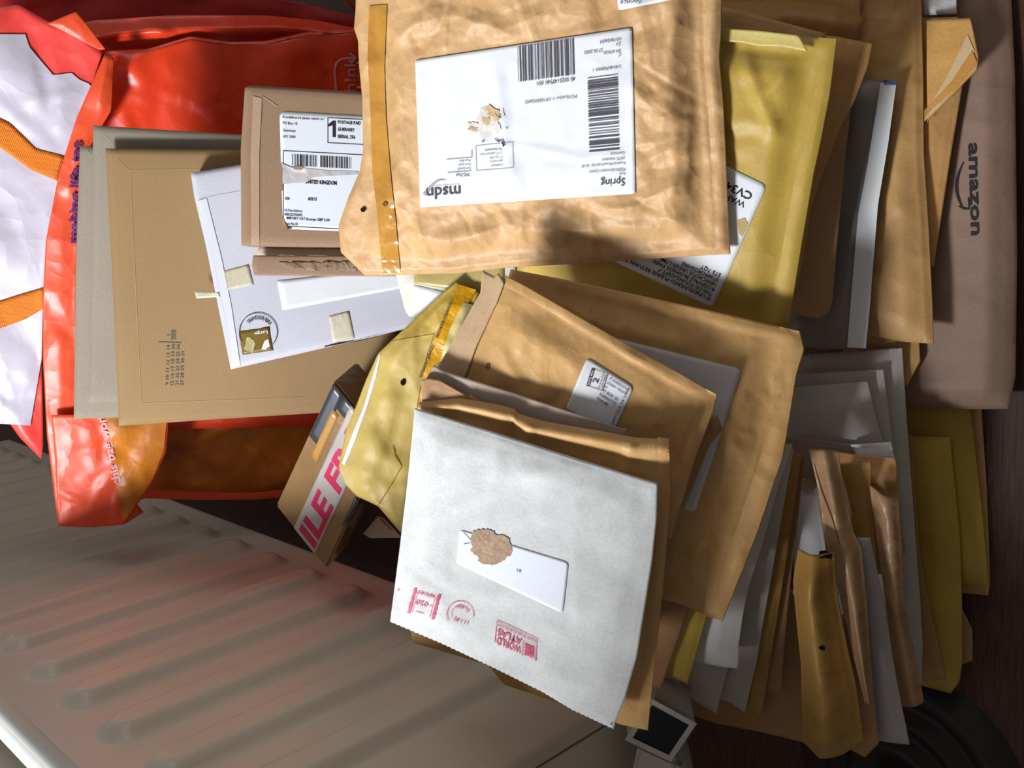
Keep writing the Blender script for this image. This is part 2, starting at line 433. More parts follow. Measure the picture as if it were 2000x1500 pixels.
def patch(sh, frame, W, Hh, name, material, parent=None, off=.0007, nx=24, ny=18, rad=0., x0=0, y0=0, th=.0004, jag=None):
    """a stuck-on piece of paper or tape, shaped to the face under it, with a thin edge"""
    X, Y = np.meshgrid(np.linspace(0, W, nx), np.linspace(0, Hh, ny)); q = np.stack([X.ravel(), Y.ravel()], 1)
    if rad:
        for cx, cy, sx, sy in ((rad, rad, -1, -1), (W - rad, rad, 1, -1), (rad, Hh - rad, -1, 1), (W - rad, Hh - rad, 1, 1)):
            d = q - (cx, cy); m = (d[:, 0] * sx > 0) & (d[:, 1] * sy > 0); r = np.linalg.norm(d, axis=1)
            mx = np.maximum(np.abs(d[:, 0]), np.abs(d[:, 1])); sc = np.where(r > 0, mx / np.maximum(r, 1e-6), 1)
            q = np.where(m[:, None], (cx, cy) + d * sc[:, None], q)
    if jag:
        rs = np.random.RandomState(jag[1]); e = (X.ravel() == 0) | (X.ravel() == W) | (Y.ravel() == 0) | (Y.ravel() == Hh)
        q = q + np.where(e[:, None], rs.randn(len(q), 2) * jag[0], 0)
    px = frame(q + (x0, y0)); V = on(sh, px, off); n = nx * ny
    V2 = V - sh.N * th
    f = grid_faces(nx, ny)
    ring = [i for i in range(nx)] + [j * nx + nx - 1 for j in range(1, ny)] + [(ny - 1) * nx + i for i in range(nx - 2, -1, -1)] + [j * nx for j in range(ny - 2, 0, -1)]
    f += [(a, b, b + n, a + n) for a, b in zip(ring, ring[1:] + ring[:1])]
    VV = np.concatenate([V, V2])
    o = mesh_obj(name, VV, f, material, parent or sh.o, np.stack([VV @ sh.e1, VV @ sh.e2], -1) + 3.1)
    sm = np.ones(len(o.data.polygons), bool); sm[(nx - 1) * (ny - 1):] = False; o.data.polygons.foreach_set('use_smooth', sm)
    return o
def strip(sh, A, B, name, material, off=.0007, n=40, parent=None, k=5):
    A = resample(A, n); B = resample(B, n)
    P = np.stack([A + (B - A) * q / (k - 1) for q in range(k)], 1).reshape(-1, 2)
    V = on(sh, P, off)
    return mesh_obj(name, V, grid_faces(k, n), material, parent or sh.o, np.stack([V @ sh.e1, V @ sh.e2], -1))
def blob(sh, pts, name, material, off=.0011, parent=None):
    pts = np.asarray(pts, float); c = pts.mean(0); n = len(pts)
    V = on(sh, np.concatenate([[c], c + (pts - c) * .5, pts]), off)
    f = [(0, 1 + i, 1 + (i + 1) % n) for i in range(n)] + [(1 + i, 1 + n + i, 1 + n + (i + 1) % n, 1 + (i + 1) % n) for i in range(n)]
    return mesh_obj(name, V, f, material, parent or sh.o, np.stack([V @ sh.e1, V @ sh.e2], -1))
def ragged(cx, cy, rx, ry, n, jit, seed, rot=0.):
    rs = np.random.RandomState(seed); a = np.linspace(0, 2 * math.pi, n, endpoint=False); r = 1 + jit * rs.randn(n)
    x = rx * r * np.cos(a); y = ry * r * np.sin(a); c, s_ = math.cos(rot), math.sin(rot)
    return np.stack([cx + x * c - y * s_, cy + x * s_ + y * c], 1)

# ------------------------------------------------------------------ the room
WALLY = .68
def plain(name, lo, hi, material): return tag(box_mesh(name, lo, hi, material), kind='structure')
WALLM = mat('wall paint', (.78, .76, .72), .85, .03, 3, .02, .05, 300, 0, 20, .2)
def floor_mat():
    m = bpy.data.materials.new('dark wood floor'); m.use_nodes = True; N = m.node_tree.nodes; Lk = m.node_tree.links; b = N['Principled BSDF']
    tc = N.new('ShaderNodeTexCoord'); mp = N.new('ShaderNodeMapping'); mp.inputs['Scale'].default_value = (300, 16, 1)
    Lk.new(tc.outputs['Object'], mp.inputs[0])
    n = N.new('ShaderNodeTexNoise'); n.inputs['Scale'].default_value = 1.6; n.inputs['Detail'].default_value = 6; n.inputs['Roughness'].default_value = .65
    Lk.new(mp.outputs[0], n.inputs['Vector'])
    r = N.new('ShaderNodeValToRGB'); r.color_ramp.elements[0].position = .3; r.color_ramp.elements[1].position = .72
    r.color_ramp.elements[0].color = (.035, .013, .009, 1); r.color_ramp.elements[1].color = (.115, .055, .04, 1)
    Lk.new(n.outputs[0], r.inputs[0]); Lk.new(r.outputs[0], b.inputs['Base Color'])
    b.inputs['Roughness'].default_value = .42; b.inputs['Specular IOR Level'].default_value = .35
    bp = N.new('ShaderNodeBump'); bp.inputs['Strength'].default_value = .5; bp.inputs['Distance'].default_value = .002
    Lk.new(n.outputs[0], bp.inputs['Height']); Lk.new(bp.outputs[0], b.inputs['Normal'])
    return m
fl = plain('floor', (-2, -3, -.1), (4, WALLY, 0), floor_mat())
wl = tag(bpy.data.objects.new('wall_left', None), kind='structure'); col.objects.link(wl)
WX0, WX1, WZ0, WZ1 = .43, 2.1, 1.0, 2.25
for lo, hi in (((-2, WALLY, 0), (4, WALLY + .1, WZ0)), ((-2, WALLY, WZ1), (4, WALLY + .1, 2.4)), ((-2, WALLY, WZ0), (WX0, WALLY + .1, WZ1)), ((WX1, WALLY, WZ0), (4, WALLY + .1, WZ1))):
    box_mesh('wall_panel', lo, hi, WALLM, wl)
plain('ceiling', (-2, -3, 2.4), (4, WALLY + .1, 2.5), WALLM)
plain('wall_right', (-2, -3.1, 0), (4, -3, 2.4), WALLM)
plain('wall_back', (4, -3, 0), (4.1, WALLY, 2.4), WALLM)
plain('wall_front', (-2.1, -3, 0), (-2, WALLY, 2.4), WALLM)
wn = tag(bpy.data.objects.new('window_1', None), kind='structure'); col.objects.link(wn)
for lo, hi in (((WX0, WALLY + .06, WZ0), (WX1, WALLY + .1, WZ0 + .05)), ((WX0, WALLY + .06, WZ1 - .05), (WX1, WALLY + .1, WZ1)), ((WX0, WALLY + .06, WZ0), (WX0 + .05, WALLY + .1, WZ1)), ((WX1 - .05, WALLY + .06, WZ0), (WX1, WALLY + .1, WZ1))):
    box_mesh('window_frame', lo, hi, VALVE, wn)

# ------------------------------------------------------------------ radiator
def radiator():
    root = bpy.data.objects.new('radiator', None); col.objects.link(root); root.location = (0, 0, 0)
    tag(root, 'cream ribbed panel radiator under the window, lower left beside the mail', 'radiator')
    x0, x1, z0, z1, Y = .545, 2.45, .153, .612, .45
    xs = np.arange(x0, x1, .004); zs = np.linspace(z0, z1, 90)
    Xg, Zg = np.meshgrid(xs, zs); D = np.zeros_like(Xg)
    k = 0
    for c in np.arange(.745 - .0965 * 2, x1, .0965):
        cx = c + .030; hw = .0295
        if cx - hw < x0 + .02: continue
        a, b = .200 + hw, .570 - hw
        d = np.hypot(Xg - cx, Zg - np.clip(Zg, a, b))
        D = np.maximum(D, .013 * smoothstep((hw - d) / .016))
    Yg = Y - D
    lip = np.minimum(np.minimum(Xg - x0, Zg - z0), z1 - Zg); Yg += .010 * (1 - np.clip(lip / .010, 0, 1)) ** 2
    V = np.stack([Xg, Yg, Zg], -1).reshape(-1, 3); nx = len(xs)
    mesh_obj('front_panel', V, grid_faces(nx, len(zs)), RADW, root)
    box_mesh('back_panel', (x0, .535, z0), (x1, .555, z1), RADW, root, .004)
    tube('top_rim', [(x0, .462, z1 - .004), (x1, .462, z1 - .004)], .015, mat('white radiator rim', (.80, .80, .77), .35, .03, 6, .01, .02, 600, 0, 20, .45), root, 16)
    box_mesh('side_panel', (x0 - .002, .462, z0 + .01), (x0 + .003, .545, z1 - .01), RADW, root)
    for i in range(14):                                                # convector fins in the gap
        pass
    fin = []
    zf = np.array([z0 + .02, z1 - .06]); ff = []
    xf = np.arange(x0 + .02, x1 - .02, .012)
    for i, x in enumerate(xf):
        fin += [(x, .47 if i % 2 else .53, z) for z in zf]
        if i: ff.append((2 * i - 2, 2 * i, 2 * i + 1, 2 * i - 1))
    f = mesh_obj('convector_fins', fin, ff, RADW, root, smooth=False); f['kind'] = 'stuff'
    for x in (.9, 1.9): box_mesh('bracket', (x, .556, .2), (x + .03, WALLY - .0005, .5), PIPE, root)
    return root
radiator()
def valve():
    root = bpy.data.objects.new('thermostat_valve', None); col.objects.link(root)
    tag(root, 'cream electronic radiator valve head with dark square screen, bottom edge', 'radiator valve')
    N = normal(.75, -.10); ctr = rays([(1290, 1430)])[0]; k = -(ctr @ N) * .82
    pl = Plane(N, k)
    fr = [(1268, 1358), (1366, 1412), (1312, 1492), (1216, 1446)]
    X = pl.at(fr); back = X - N * .055
    # body: bevelled block behind the face
    import bmesh
    bm = bmesh.new(); vv = [bm.verts.new(p) for p in np.concatenate([X, X - N * .075 + (back.mean(0) - back) * .12])]
    for f in ((0, 1, 2, 3), (7, 6, 5, 4), (0, 4, 5, 1), (1, 5, 6, 2), (2, 6, 7, 3), (3, 7, 4, 0)): bm.faces.new([vv[i] for i in f][::-1])
    bmesh.ops.bevel(bm, geom=bm.edges[:], offset=.0055, segments=3, affect='EDGES')
    bm.verts.index_update()
    mesh_obj('housing', [v.co[:] for v in bm.verts], [[v.index for v in f.verts] for f in bm.faces], VALVE, root, smooth=False); bm.free()
    c = np.mean(fr, 0); fr = np.array(fr, float)
    ring0 = pl.at(c + (fr - c) * .93, .0025); ring1 = pl.at(c + (fr - c) * .74, .0025); ring0b = pl.at(c + (fr - c) * .95, .0)
    V = np.concatenate([ring0b, ring0, ring1, pl.at(c + (fr - c) * .72, .0008)])
    f = []
    for a in range(3):
        for i in range(4): f.append((a * 4 + i, a * 4 + (i + 1) % 4, a * 4 + 4 + (i + 1) % 4, a * 4 + 4 + i))
    mesh_obj('bezel', V, f, VALVE, root, smooth=False)
    mesh_obj('screen', pl.at(c + (fr - c) * .74, .0012), [(0, 1, 2, 3)], SCREEN, root, smooth=False)
    lp = Plane(N, k + .022); low = np.concatenate([lp.at([(1246, 1450), (1328, 1488), (1312, 1590), (1222, 1556)]), Plane(N, k + .062).at([(1256, 1446), (1340, 1476), (1326, 1580), (1236, 1550)])])
    bm = bmesh.new(); vv = [bm.verts.new(q) for q in low]
    for f in ((0, 1, 2, 3), (7, 6, 5, 4), (0, 4, 5, 1), (1, 5, 6, 2), (2, 6, 7, 3), (3, 7, 4, 0)): bm.faces.new([vv[i] for i in f][::-1])
    bmesh.ops.bevel(bm, geom=bm.edges[:], offset=.005, segments=3, affect='EDGES'); bm.verts.index_update()
    mesh_obj('lower_body', [v.co[:] for v in bm.verts], [[v.index for v in f.verts] for f in bm.faces], VALVE, root, smooth=False); bm.free()
    p = (X.mean(0) - N * .07)
    tube('valve_collar', [p, p - N * .012], [.022, .02], VALVE, root, 20)
    tube('supply_pipe', [p - N * .01, (p[0] - .02, .50, .2), (p[0] - .03, .60, .2), (p[0] - .03, WALLY - .002, .2)], .013, PIPE, root, 14)
valve()
def disc():
    cx, cy = .375, .555; prof = [(0, .030), (.03, .030), (.034, .034), (.044, .034), (.048, .022), (.056, .021), (.060, .026), (.068, .026), (.073, .015), (.082, .014), (.086, .019), (.096, .018), (.106, .010), (.112, 0)]
    V = []; f = []; S = 64
    for r, z in prof:
        for s in range(S): V.append((cx + r * math.cos(2 * math.pi * s / S), cy + r * math.sin(2 * math.pi * s / S), z))
    for i in range(len(prof) - 1):
        for s in range(S): f.append((i * S + s, i * S + (s + 1) % S, (i + 1) * S + (s + 1) % S, (i + 1) * S + s))
    o = mesh_obj('stand_base', V, f, mat('dark brown black rubber', (.02, .016, .014), .5, .15, 20, .06, .15, 300, 0, 20, .35))
    tag(o, 'dark round base with raised rings standing on the floor, lower right corner', 'stand')
    tube('pole', [(cx, cy, .028), (cx, cy, .05)], .014, BLACKP, o, 16)
disc()

# ------------------------------------------------------------------ shopping bag
def bag():
    root = bpy.data.objects.new('shopping_bag', None); col.objects.link(root); root.location = (1.35, .1, 0)
    tag(root, 'crumpled red and orange woven plastic shopping bag standing behind the card mailers', 'bag')
    # a plane that leans back: placed by one depth and two slopes
    def P(sa, sb, px, depth):
        N = normal(sa, sb); r = rays([px])[0]; return Plane(N, -(r @ N) * depth)
    base = P(1.6, .35, (300, 500), 1.25)
    def panel(name, L, R, m, T=None, B=None, lift=0., nu=40, nv=44, cr=(26, .006), wv=.006, bends=(), tilt=None):
        pl = Plane(base.N, base.k - lift) if tilt is None else tilt
        s = env(name, None, L, R, m, T, B, thick=.0016, puff=.002, crum=cr, wav=wv, nu=nu, nv=nv, plane=pl, bends=bends, edge=.0012)
        # the local matrix keeps world placement
        s.o.parent = root; s.o.matrix_parent_inverse = Matrix.Translation((-1.35, -.1, 0)); occupy(s.outline, pl, s.H)
        return s
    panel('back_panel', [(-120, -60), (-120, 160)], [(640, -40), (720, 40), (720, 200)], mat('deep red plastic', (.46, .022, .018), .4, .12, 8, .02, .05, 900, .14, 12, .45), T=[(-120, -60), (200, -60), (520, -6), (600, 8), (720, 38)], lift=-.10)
    panel('lining', [(190, 700), (290, 975)], [(780, 700), (700, 962)], BAGORANGE, B=[(290, 955), (380, 968), (500, 968), (600, 960), (700, 945)], lift=-.05)
    s = panel('bottom_hem', [(268, 958), (272, 976)], [(700, 938), (700, 952)], BAGHEM, T=[(268, 955), (380, 962), (500, 962), (600, 952), (700, 938)], B=[(272, 972), (380, 976), (500, 975), (600, 966), (700, 952)], lift=-.035, nv=8, cr=(4, .002), wv=.001)
    s = panel('upper_fold', [(90, 60), (205, 105)], [(720, 40), (720, 105)], BAG, T=[(90, 60), (180, 40), (330, 30), (520, 30), (620, 40), (720, 60)], B=[(205, 105), (330, 90), (450, 85), (560, 78), (720, 90)], lift=-.04, bends=[('v', .5, .3, .02)])
    fp = panel('front_panel', [(205, 100), (180, 330), (190, 840)], [(715, 55), (720, 400), (740, 830)], BAG,
               T=[(205, 100), (290, 95), (372, 71), (450, 82), (520, 80), (600, 62), (715, 56)], lift=-.012, nu=64, nv=60, cr=(34, .007), wv=.008)
    k = Ink(lambda q: q); k.stroke([(205, 106 + 3), (290, 101), (372, 78), (450, 88), (520, 86), (600, 69), (715, 62)], 1.6); k.done(fp, 'stitching', flat('dark red thread', (.3, .02, .02)), fp.o, .002)
    k = Ink(line_frame((694, 192), (0, -1)))
    k.text('th!nk', -2, 0, 22, 82); k.text('rubbish', -40, 24, 22, 124)
    k.done(fp, 'lettering', flat('pale pink print', (.80, .42, .42)), fp.o, .003)
    k = Ink(lambda q: q); k.stroke([(657, 186), (655, 160), (653, 138), (656, 124), (664, 116), (676, 113), (694, 112)], 4); k.stroke([(682, 104), (695, 112), (684, 121)], 4)
    k.done(fp, 'arrow_print', flat('pale pink print', (.80, .42, .42)), fp.o, .003)
    sp = panel('side_panel', [(-120, 40), (-120, 700)], [(200, 105), (178, 170), (100, 430), (80, 560), (85, 870)], BAGPINK,
               T=[(-120, 10), (40, 10), (100, 45), (150, 60), (205, 105)], B=[(-120, 720), (0, 800), (40, 855), (85, 900)], lift=.012, nu=44, nv=64, cr=(30, .006), wv=.008)
    A = [(-115, 66), (0, 66), (50, 70)]
    strip(sp, [(-115, 66), (-115, 820)], [(50, 67), (58, 92), (75, 112), (105, 147), (140, 142), (155, 155), (178, 165), (180, 172), (140, 270), (108, 390), (98, 440), (95, 470), (85, 560), (82, 700), (60, 830)], 'white_print', BAGWHITE, .0032, 90, k=34)
    hem = panel('side_hem', [(205, 105), (150, 230), (115, 340), (90, 470), (84, 580), (84, 700), (92, 850), (114, 1027)], [(222, 112), (218, 215), (185, 270), (158, 320), (152, 420), (148, 600), (150, 830), (280, 1000)], BAGHEM,
                B=[(114, 1027), (190, 1028), (245, 1022), (280, 1000)], lift=.026, nu=22, nv=90, cr=(26, .004), wv=.004)
    k = Ink(line_frame((150, 474), (.03, -1))); k.text('making life tas', 0, 3, 19, 198, .03); k.done(hem, 'lettering', flat('violet print', (.10, .03, .16)), hem.o, .0055)
    fl = panel('corner_flap', [(100, 810), (108, 900), (114, 1027)], [(330, 810), (325, 880), (300, 940), (240, 1024)], BAGHEM, B=[(114, 1027), (180, 1029), (240, 1024)], lift=.04, nu=34, nv=34, cr=(16, .004), wv=.005)
    strip(fl, [(205, 815), (222, 880), (228, 950), (240, 1012)], [(326, 815), (320, 880), (297, 938), (244, 1014)], 'amber_print', BAGORANGE, .002, 24, k=10)
    k = Ink(line_frame((237, 942), (-.24, -.97))); k.text("this bag won't", 0, 0, 16, 150, .03); k.done(fl, 'lettering', flat('pale pink print', (.80, .42, .42)), fl.o, .003)
    panel('folded_corner', [(92, 46), (120, 60), (196, 98)], [(150, 22), (172, 50), (206, 96)], BAGHEM, lift=.03, nu=14, nv=20, cr=(6, .003), wv=.003)
    # webbing handle, two runs of it cross the side
    for L, R in (([(-60, 205), (20, 240), (70, 290), (126, 305)], [(-60, 258), (0, 286), (60, 330), (112, 352)]), ([(-60, 600), (0, 588), (50, 572), (86, 562)], [(-60, 650), (0, 640), (50, 622), (88, 600)])):
        A = resample(L, 24); B = resample(R, 24); k = 7
        Pp = np.stack([A + (B - A) * q / (k - 1) for q in range(k)], 1).reshape(-1, 2)
        V = on(sp, Pp, .006 if L[0][1] < 400 else .008); V2 = V - sp.N * .002; n = len(V)
        f = grid_faces(k, 24) + grid_faces(k, 24, n, True)
        ring = list(range(k)) + [j * k + k - 1 for j in range(1, 24)] + [23 * k + i for i in range(k - 2, -1, -1)] + [j * k for j in range(22, 0, -1)]
        f += [(a, b, b + n, a + n) for a, b in zip(ring, ring[1:] + ring[:1])]
        VV = np.concatenate([V, V2]); h = mesh_obj('handle', VV, f, WEB, root, np.stack([VV @ sp.e1, VV @ sp.e2], -1)); h.matrix_parent_inverse = Matrix.Translation((-1.35, -.1, 0))
bag()

# ------------------------------------------------------------------ card mailers and the white box
MP = dict(prior=(1.3, .1), rng=(.3, .2), crum=(0, .0003), wav=.0006, thick=.0035, puff=.0015, cat='mailer', gap=.004, edge=.0025)
def mailer(label, L, R, m, lines, T=None, B=None):
    s = env('card_mailer', label, L, R, m, T, B, nu=40, nv=40, **MP)
    for i, (a, b) in enumerate(lines):
        a = np.array(a, float); b = np.array(b, float); k = Ink(lambda q: q); k.stroke(resample([a, b], 12), 2.0)
        k.done(s, 'fold_line', mat('pale crease ' + m.name, tuple(np.minimum(np.array({'grey board': (.30, .255, .195), 'tan board': (.315, .20, .088)}[m.name]) * 1.13, .9)), .7, .03, 8, .03, .04), s.o, .0005)
    return s
mailer('grey card mailer at the back of the three mailers, only its left edge showing', [(158, 285), (150, 520), (146, 817)], [(720, 320), (735, 800)], GREYBD, [((168, 292), (182, 308))])
mailer('grey card mailer between the other grey one and the brown one', [(184, 245), (180, 500), (174, 786)], [(740, 280), (740, 780)], GREYBD, [((200, 262), (222, 281))])
m3 = mailer('brown card mailer printed with a date grid, in front of the two grey mailers', [(208, 290), (220, 520), (234, 831)], [(760, 296), (790, 796)], TANBD,
            [((254, 333), (276, 788)), ((254, 333), (480, 328)), ((276, 788), (600, 776)), ((228, 308), (254, 333))], B=[(234, 831), (420, 818), (616, 806), (790, 796)])
k = Ink(line_frame((329, 752), (.035, -1)))
for i, (t, w_) in enumerate((('9 10 11 12 13 14', 78), ('15 16 17 18 19 20', 80), ('21 22 23 24 25 26', 80), ('27 28 29 30 31', 66))): k.text(t, 0, i * 9.6, 6.2, w_)
k.quad(83, -22, 84.5, 22, 1, 4); k.text('1', 97, 0, 6.2); k.quad(89, 2.4, 108, 3.8, 4, 1); k.text('2025', 89, 11, 6.2, 19)
k.done(m3, 'date_stamp', INKSOFT, m3.o, .0009)

wb = env('white_box', 'flat white cardboard postal box with tape pieces and a gold stamp, on the brown mailer', [(383, 341), (390, 388), (412, 480), (460, 719)], [(720, 285), (830, 632)], WHITEBD,
         B=[(460, 719), (560, 696), (740, 655), (830, 632)], thick=.018, puff=0, edge=.016, crum=(0, .0003), wav=.0005, cat='box', prior=(1.1, .0), rng=(.5, .3), nu=36, nv=40, gap=.003)
strip(wb, [(386, 392), (412, 480), (438, 600), (458, 716)], [(404, 388), (432, 500), (452, 596), (470, 715)], 'side_flap', mat('bright white board', (.68, .69, .74), .55, .03, 8, .02, .05), .0012, 30)
kk = Ink(lambda q: q); kk.stroke(resample([(391, 388), (440, 378), (490, 370), (560, 358)], 12), 1.2); kk.done(wb, 'crease', mat('soft grey crease', (.55, .54, .57), .6), wb.o, .0006)
patch(wb, Frame([(541, 548), (790, 520), (800, 560), (552, 606)], 250, 58), 250, 58, 'address_label', LABEL, nx=20, ny=8)
patch(wb, Frame([(427, 532), (486, 516), (496, 556), (432, 570)], 60, 40), 60, 40, 'tape', TAPECLEAR, nx=10, ny=8)
patch(wb, Frame([(642, 617), (682, 607), (693, 660), (650, 669)], 40, 52), 40, 52, 'tape', TAPECLEAR, nx=8, ny=10)
tt = patch(wb, Frame([(380, 569), (428, 571), (430, 580), (384, 583)], 48, 12), 48, 12, 'tape', TAPECLEAR, nx=10, ny=4)
st = patch(wb, Frame([(466, 648), (526, 638), (534, 684), (474, 693)], 60, 46), 60, 46, 'stamp', mat('gold stamp', (.20, .125, .02), .35, .1, 30, .05, .04), nx=10, ny=8, jag=(.35, 3))
blob(wb, ragged(488, 672, 10, 15, 12, .2, 5), 'stamp_portrait', mat('pale gold', (.50, .40, .20), .4, .25, 120, .05, .04), .0014, st)
k = Ink(line_frame((524, 640), (-.985, .16))); k.text('Large', 2, -5, 6, 26, .02); k.done(wb, 'stamp_lettering', LABEL, st, .0016)
blob(wb, [(511, 682), (517, 666), (524, 662), (528, 678), (520, 683)], 'stamp_mark', LABEL, .0014, st)
k = Ink(lambda q: q); k.arc(505, 648, 37, 150, 425, 1.6, 40)
a_ = Ink(line_frame((505, 648), (1, 0)))
def round_text(body, r, a0, a1, cap, ink):
    for i, ch in enumerate(body):
        a = math.radians(a0 + (a1 - a0) * i / max(1, len(body) - 1)); V, Fc = text_geo(ch, .01)
        if not len(V): continue
        q = np.stack([(V[:, 0] - V[:, 0].max() / 2) * cap / CAP, -V[:, 1] * cap / CAP], 1)
        th = a - math.pi / 2; R2 = np.array([[math.cos(th), -math.sin(th)], [math.sin(th), math.cos(th)]])
        ink._add(q @ R2.T + (r * math.cos(a), r * math.sin(a)), Fc)
round_text('WARWICKSHIRE', 31, 320, 225, 7, a_)
a_.done(wb, 'postmark_lettering', INKSOFT, wb.o, .0016); k.done(wb, 'postmark', INKSOFT, wb.o, .0016)
k = Ink(lambda q: q); k.stroke([(634, 677), (660, 671), (700, 665), (738, 655)], [2, 4, 3, 3.5]); k.done(wb, 'slot', INK, wb.o, .0008)

# ------------------------------------------------------------------ small brown carton with address label (a flat box)
gb = env('brown_carton', 'small flat brown cardboard box with a torn white address label, under the crumpled envelope', [(497, 183), (489, 300), (490, 482)], [(790, 200), (790, 484)], BOXBD,
         T=[(497, 183), (506, 178), (640, 186), (790, 196)], B=[(490, 482), (640, 484), (790, 485)], thick=.034, puff=0, edge=.030, crum=(0, .0003), wav=.0005, cat='box', prior=(.8, .0), rng=(.5, .3), nu=40, nv=40, gap=.003)
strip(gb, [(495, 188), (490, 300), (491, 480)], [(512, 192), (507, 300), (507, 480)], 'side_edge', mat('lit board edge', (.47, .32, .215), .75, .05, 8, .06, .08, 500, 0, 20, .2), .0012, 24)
kk = Ink(lambda q: q); kk.stroke([(512, 188), (530, 200), (541, 208)], 1.8); kk.done(gb, 'fold_line', BOARD_EDGE, gb.o, .001)
patch(gb, Frame([(506, 482), (720, 486), (720, 500), (503, 499)], 210, 16), 210, 16, 'lid_edge', BOARD_EDGE, nx=20, ny=4, jag=(1.0, 4), off=.0015)
lw = env('torn_side', None, [(496, 499), (494, 520), (498, 538)], [(800, 500), (800, 540)], mat('box board shade side', (.34, .22, .145), .75, .06, 8, .06, .08, 500, 0, 20, .2), thick=.004, puff=0, edge=.003, crum=(3, .001), wav=.0004, nu=30, nv=10, plane=Plane(gb.pl.N, gb.pl.k - .016))
lw.o.parent = gb.o
patch(lw, Frame([(545, 512), (690, 510), (700, 530), (560, 524)], 150, 18), 150, 18, 'torn_patch', BOXTORN, lw.o, nx=16, ny=5, jag=(2.2, 5), off=.0012)
lb = patch(gb, Frame([(546, 217), (760, 229), (752, 455), (553, 447)], 210, 232), 210, 232, 'label', mat('blue white label', (.78, .82, .88), .5, .03, 8, .02, .05), gb.o, nx=24, ny=24, rad=12, off=.0009)
k = Ink(lambda q: np.asarray(q, float) + (0, .053) * (np.asarray(q, float)[:, :1] - 553))
for t, x, y, c_, w_ in (('If undelivered please return to:', 553, 231, 4.6, 80), ('PO Box 15', 553, 243, 5, 28), ('Guernsey', 553, 257, 5, 25), ('GY1 3AN', 553, 269, 5, 24)): k.text(t, x, y, c_, w_, .012)
k.quad(650, 231, 656, 263, 1, 8); k._add([(650, 231), (650, 240), (642, 243), (642, 238)], [(0, 3, 2, 1)])
for t, y in (('POSTAGE PAID', 236), ('GUERNSEY', 250), ('SERIAL 256', 264)): k.text(t, 660, y, 6, {'P': 45, 'G': 33, 'S': 34}[t[0]], .025)
k.frame_box(640, 225, 745, 275, 1.2)
k.quad(553, 294, 745, 295.2, 12, 1); k.quad(553, 294, 554.2, 436, 1, 12)
kb = Ink(k.f); kb.bars(571, 300, 620, 323, 11, True, n=40); kb.bars(626, 300, 688, 323, 12, True, n=50); kb.done(gb, 'barcode', INK, lb, .0016)
k.text('UNITED KINGDOM', 597, 356, 7.2, 61, .03); k.text('020', 557, 390, 5, 9, .02); k.text('00315', 602, 389, 6, 17, .02)
for t, y, w_ in (('Uk Free Delivery', 413, 35), ('00022270/002', 421, 35), ('IMPORT VAT Exempt GBP 5.00', 428, 84), ('Case No.55', 439, 26)): k.text(t, 560 if t[0] == 'I' else 556, y, 5, w_, .015)
k.quad(566, 441, 740, 442.2, 10, 1)
k.done(gb, 'lettering', INK, lb, .0016)
blob(gb, [(550, 318), (556, 322), (566, 326), (600, 329), (640, 333), (700, 335), (700, 341), (640, 344), (612, 346), (600, 356), (570, 358), (552, 360), (549, 340)], 'torn_band', mat('torn label layer', (.55, .53, .53), .8, .12, 60, .05, .2, 300, .1, 50, .2), .0017, lb)
blob(gb, [(548, 318), (553, 330), (552, 350), (553, 372), (548, 374), (545, 350), (546, 330)], 'torn_notch', BOXBD, .0019, lb)
blob(gb, [(571, 326), (585, 324), (595, 327), (590, 332), (575, 331)], 'torn_spot', mat('torn spot brown', (.38, .24, .14), .8), .002, lb)
blob(gb, [(552, 420), (556, 432), (562, 442), (572, 446), (560, 450), (550, 448)], 'torn_notch', BOXBD, .0019, lb)

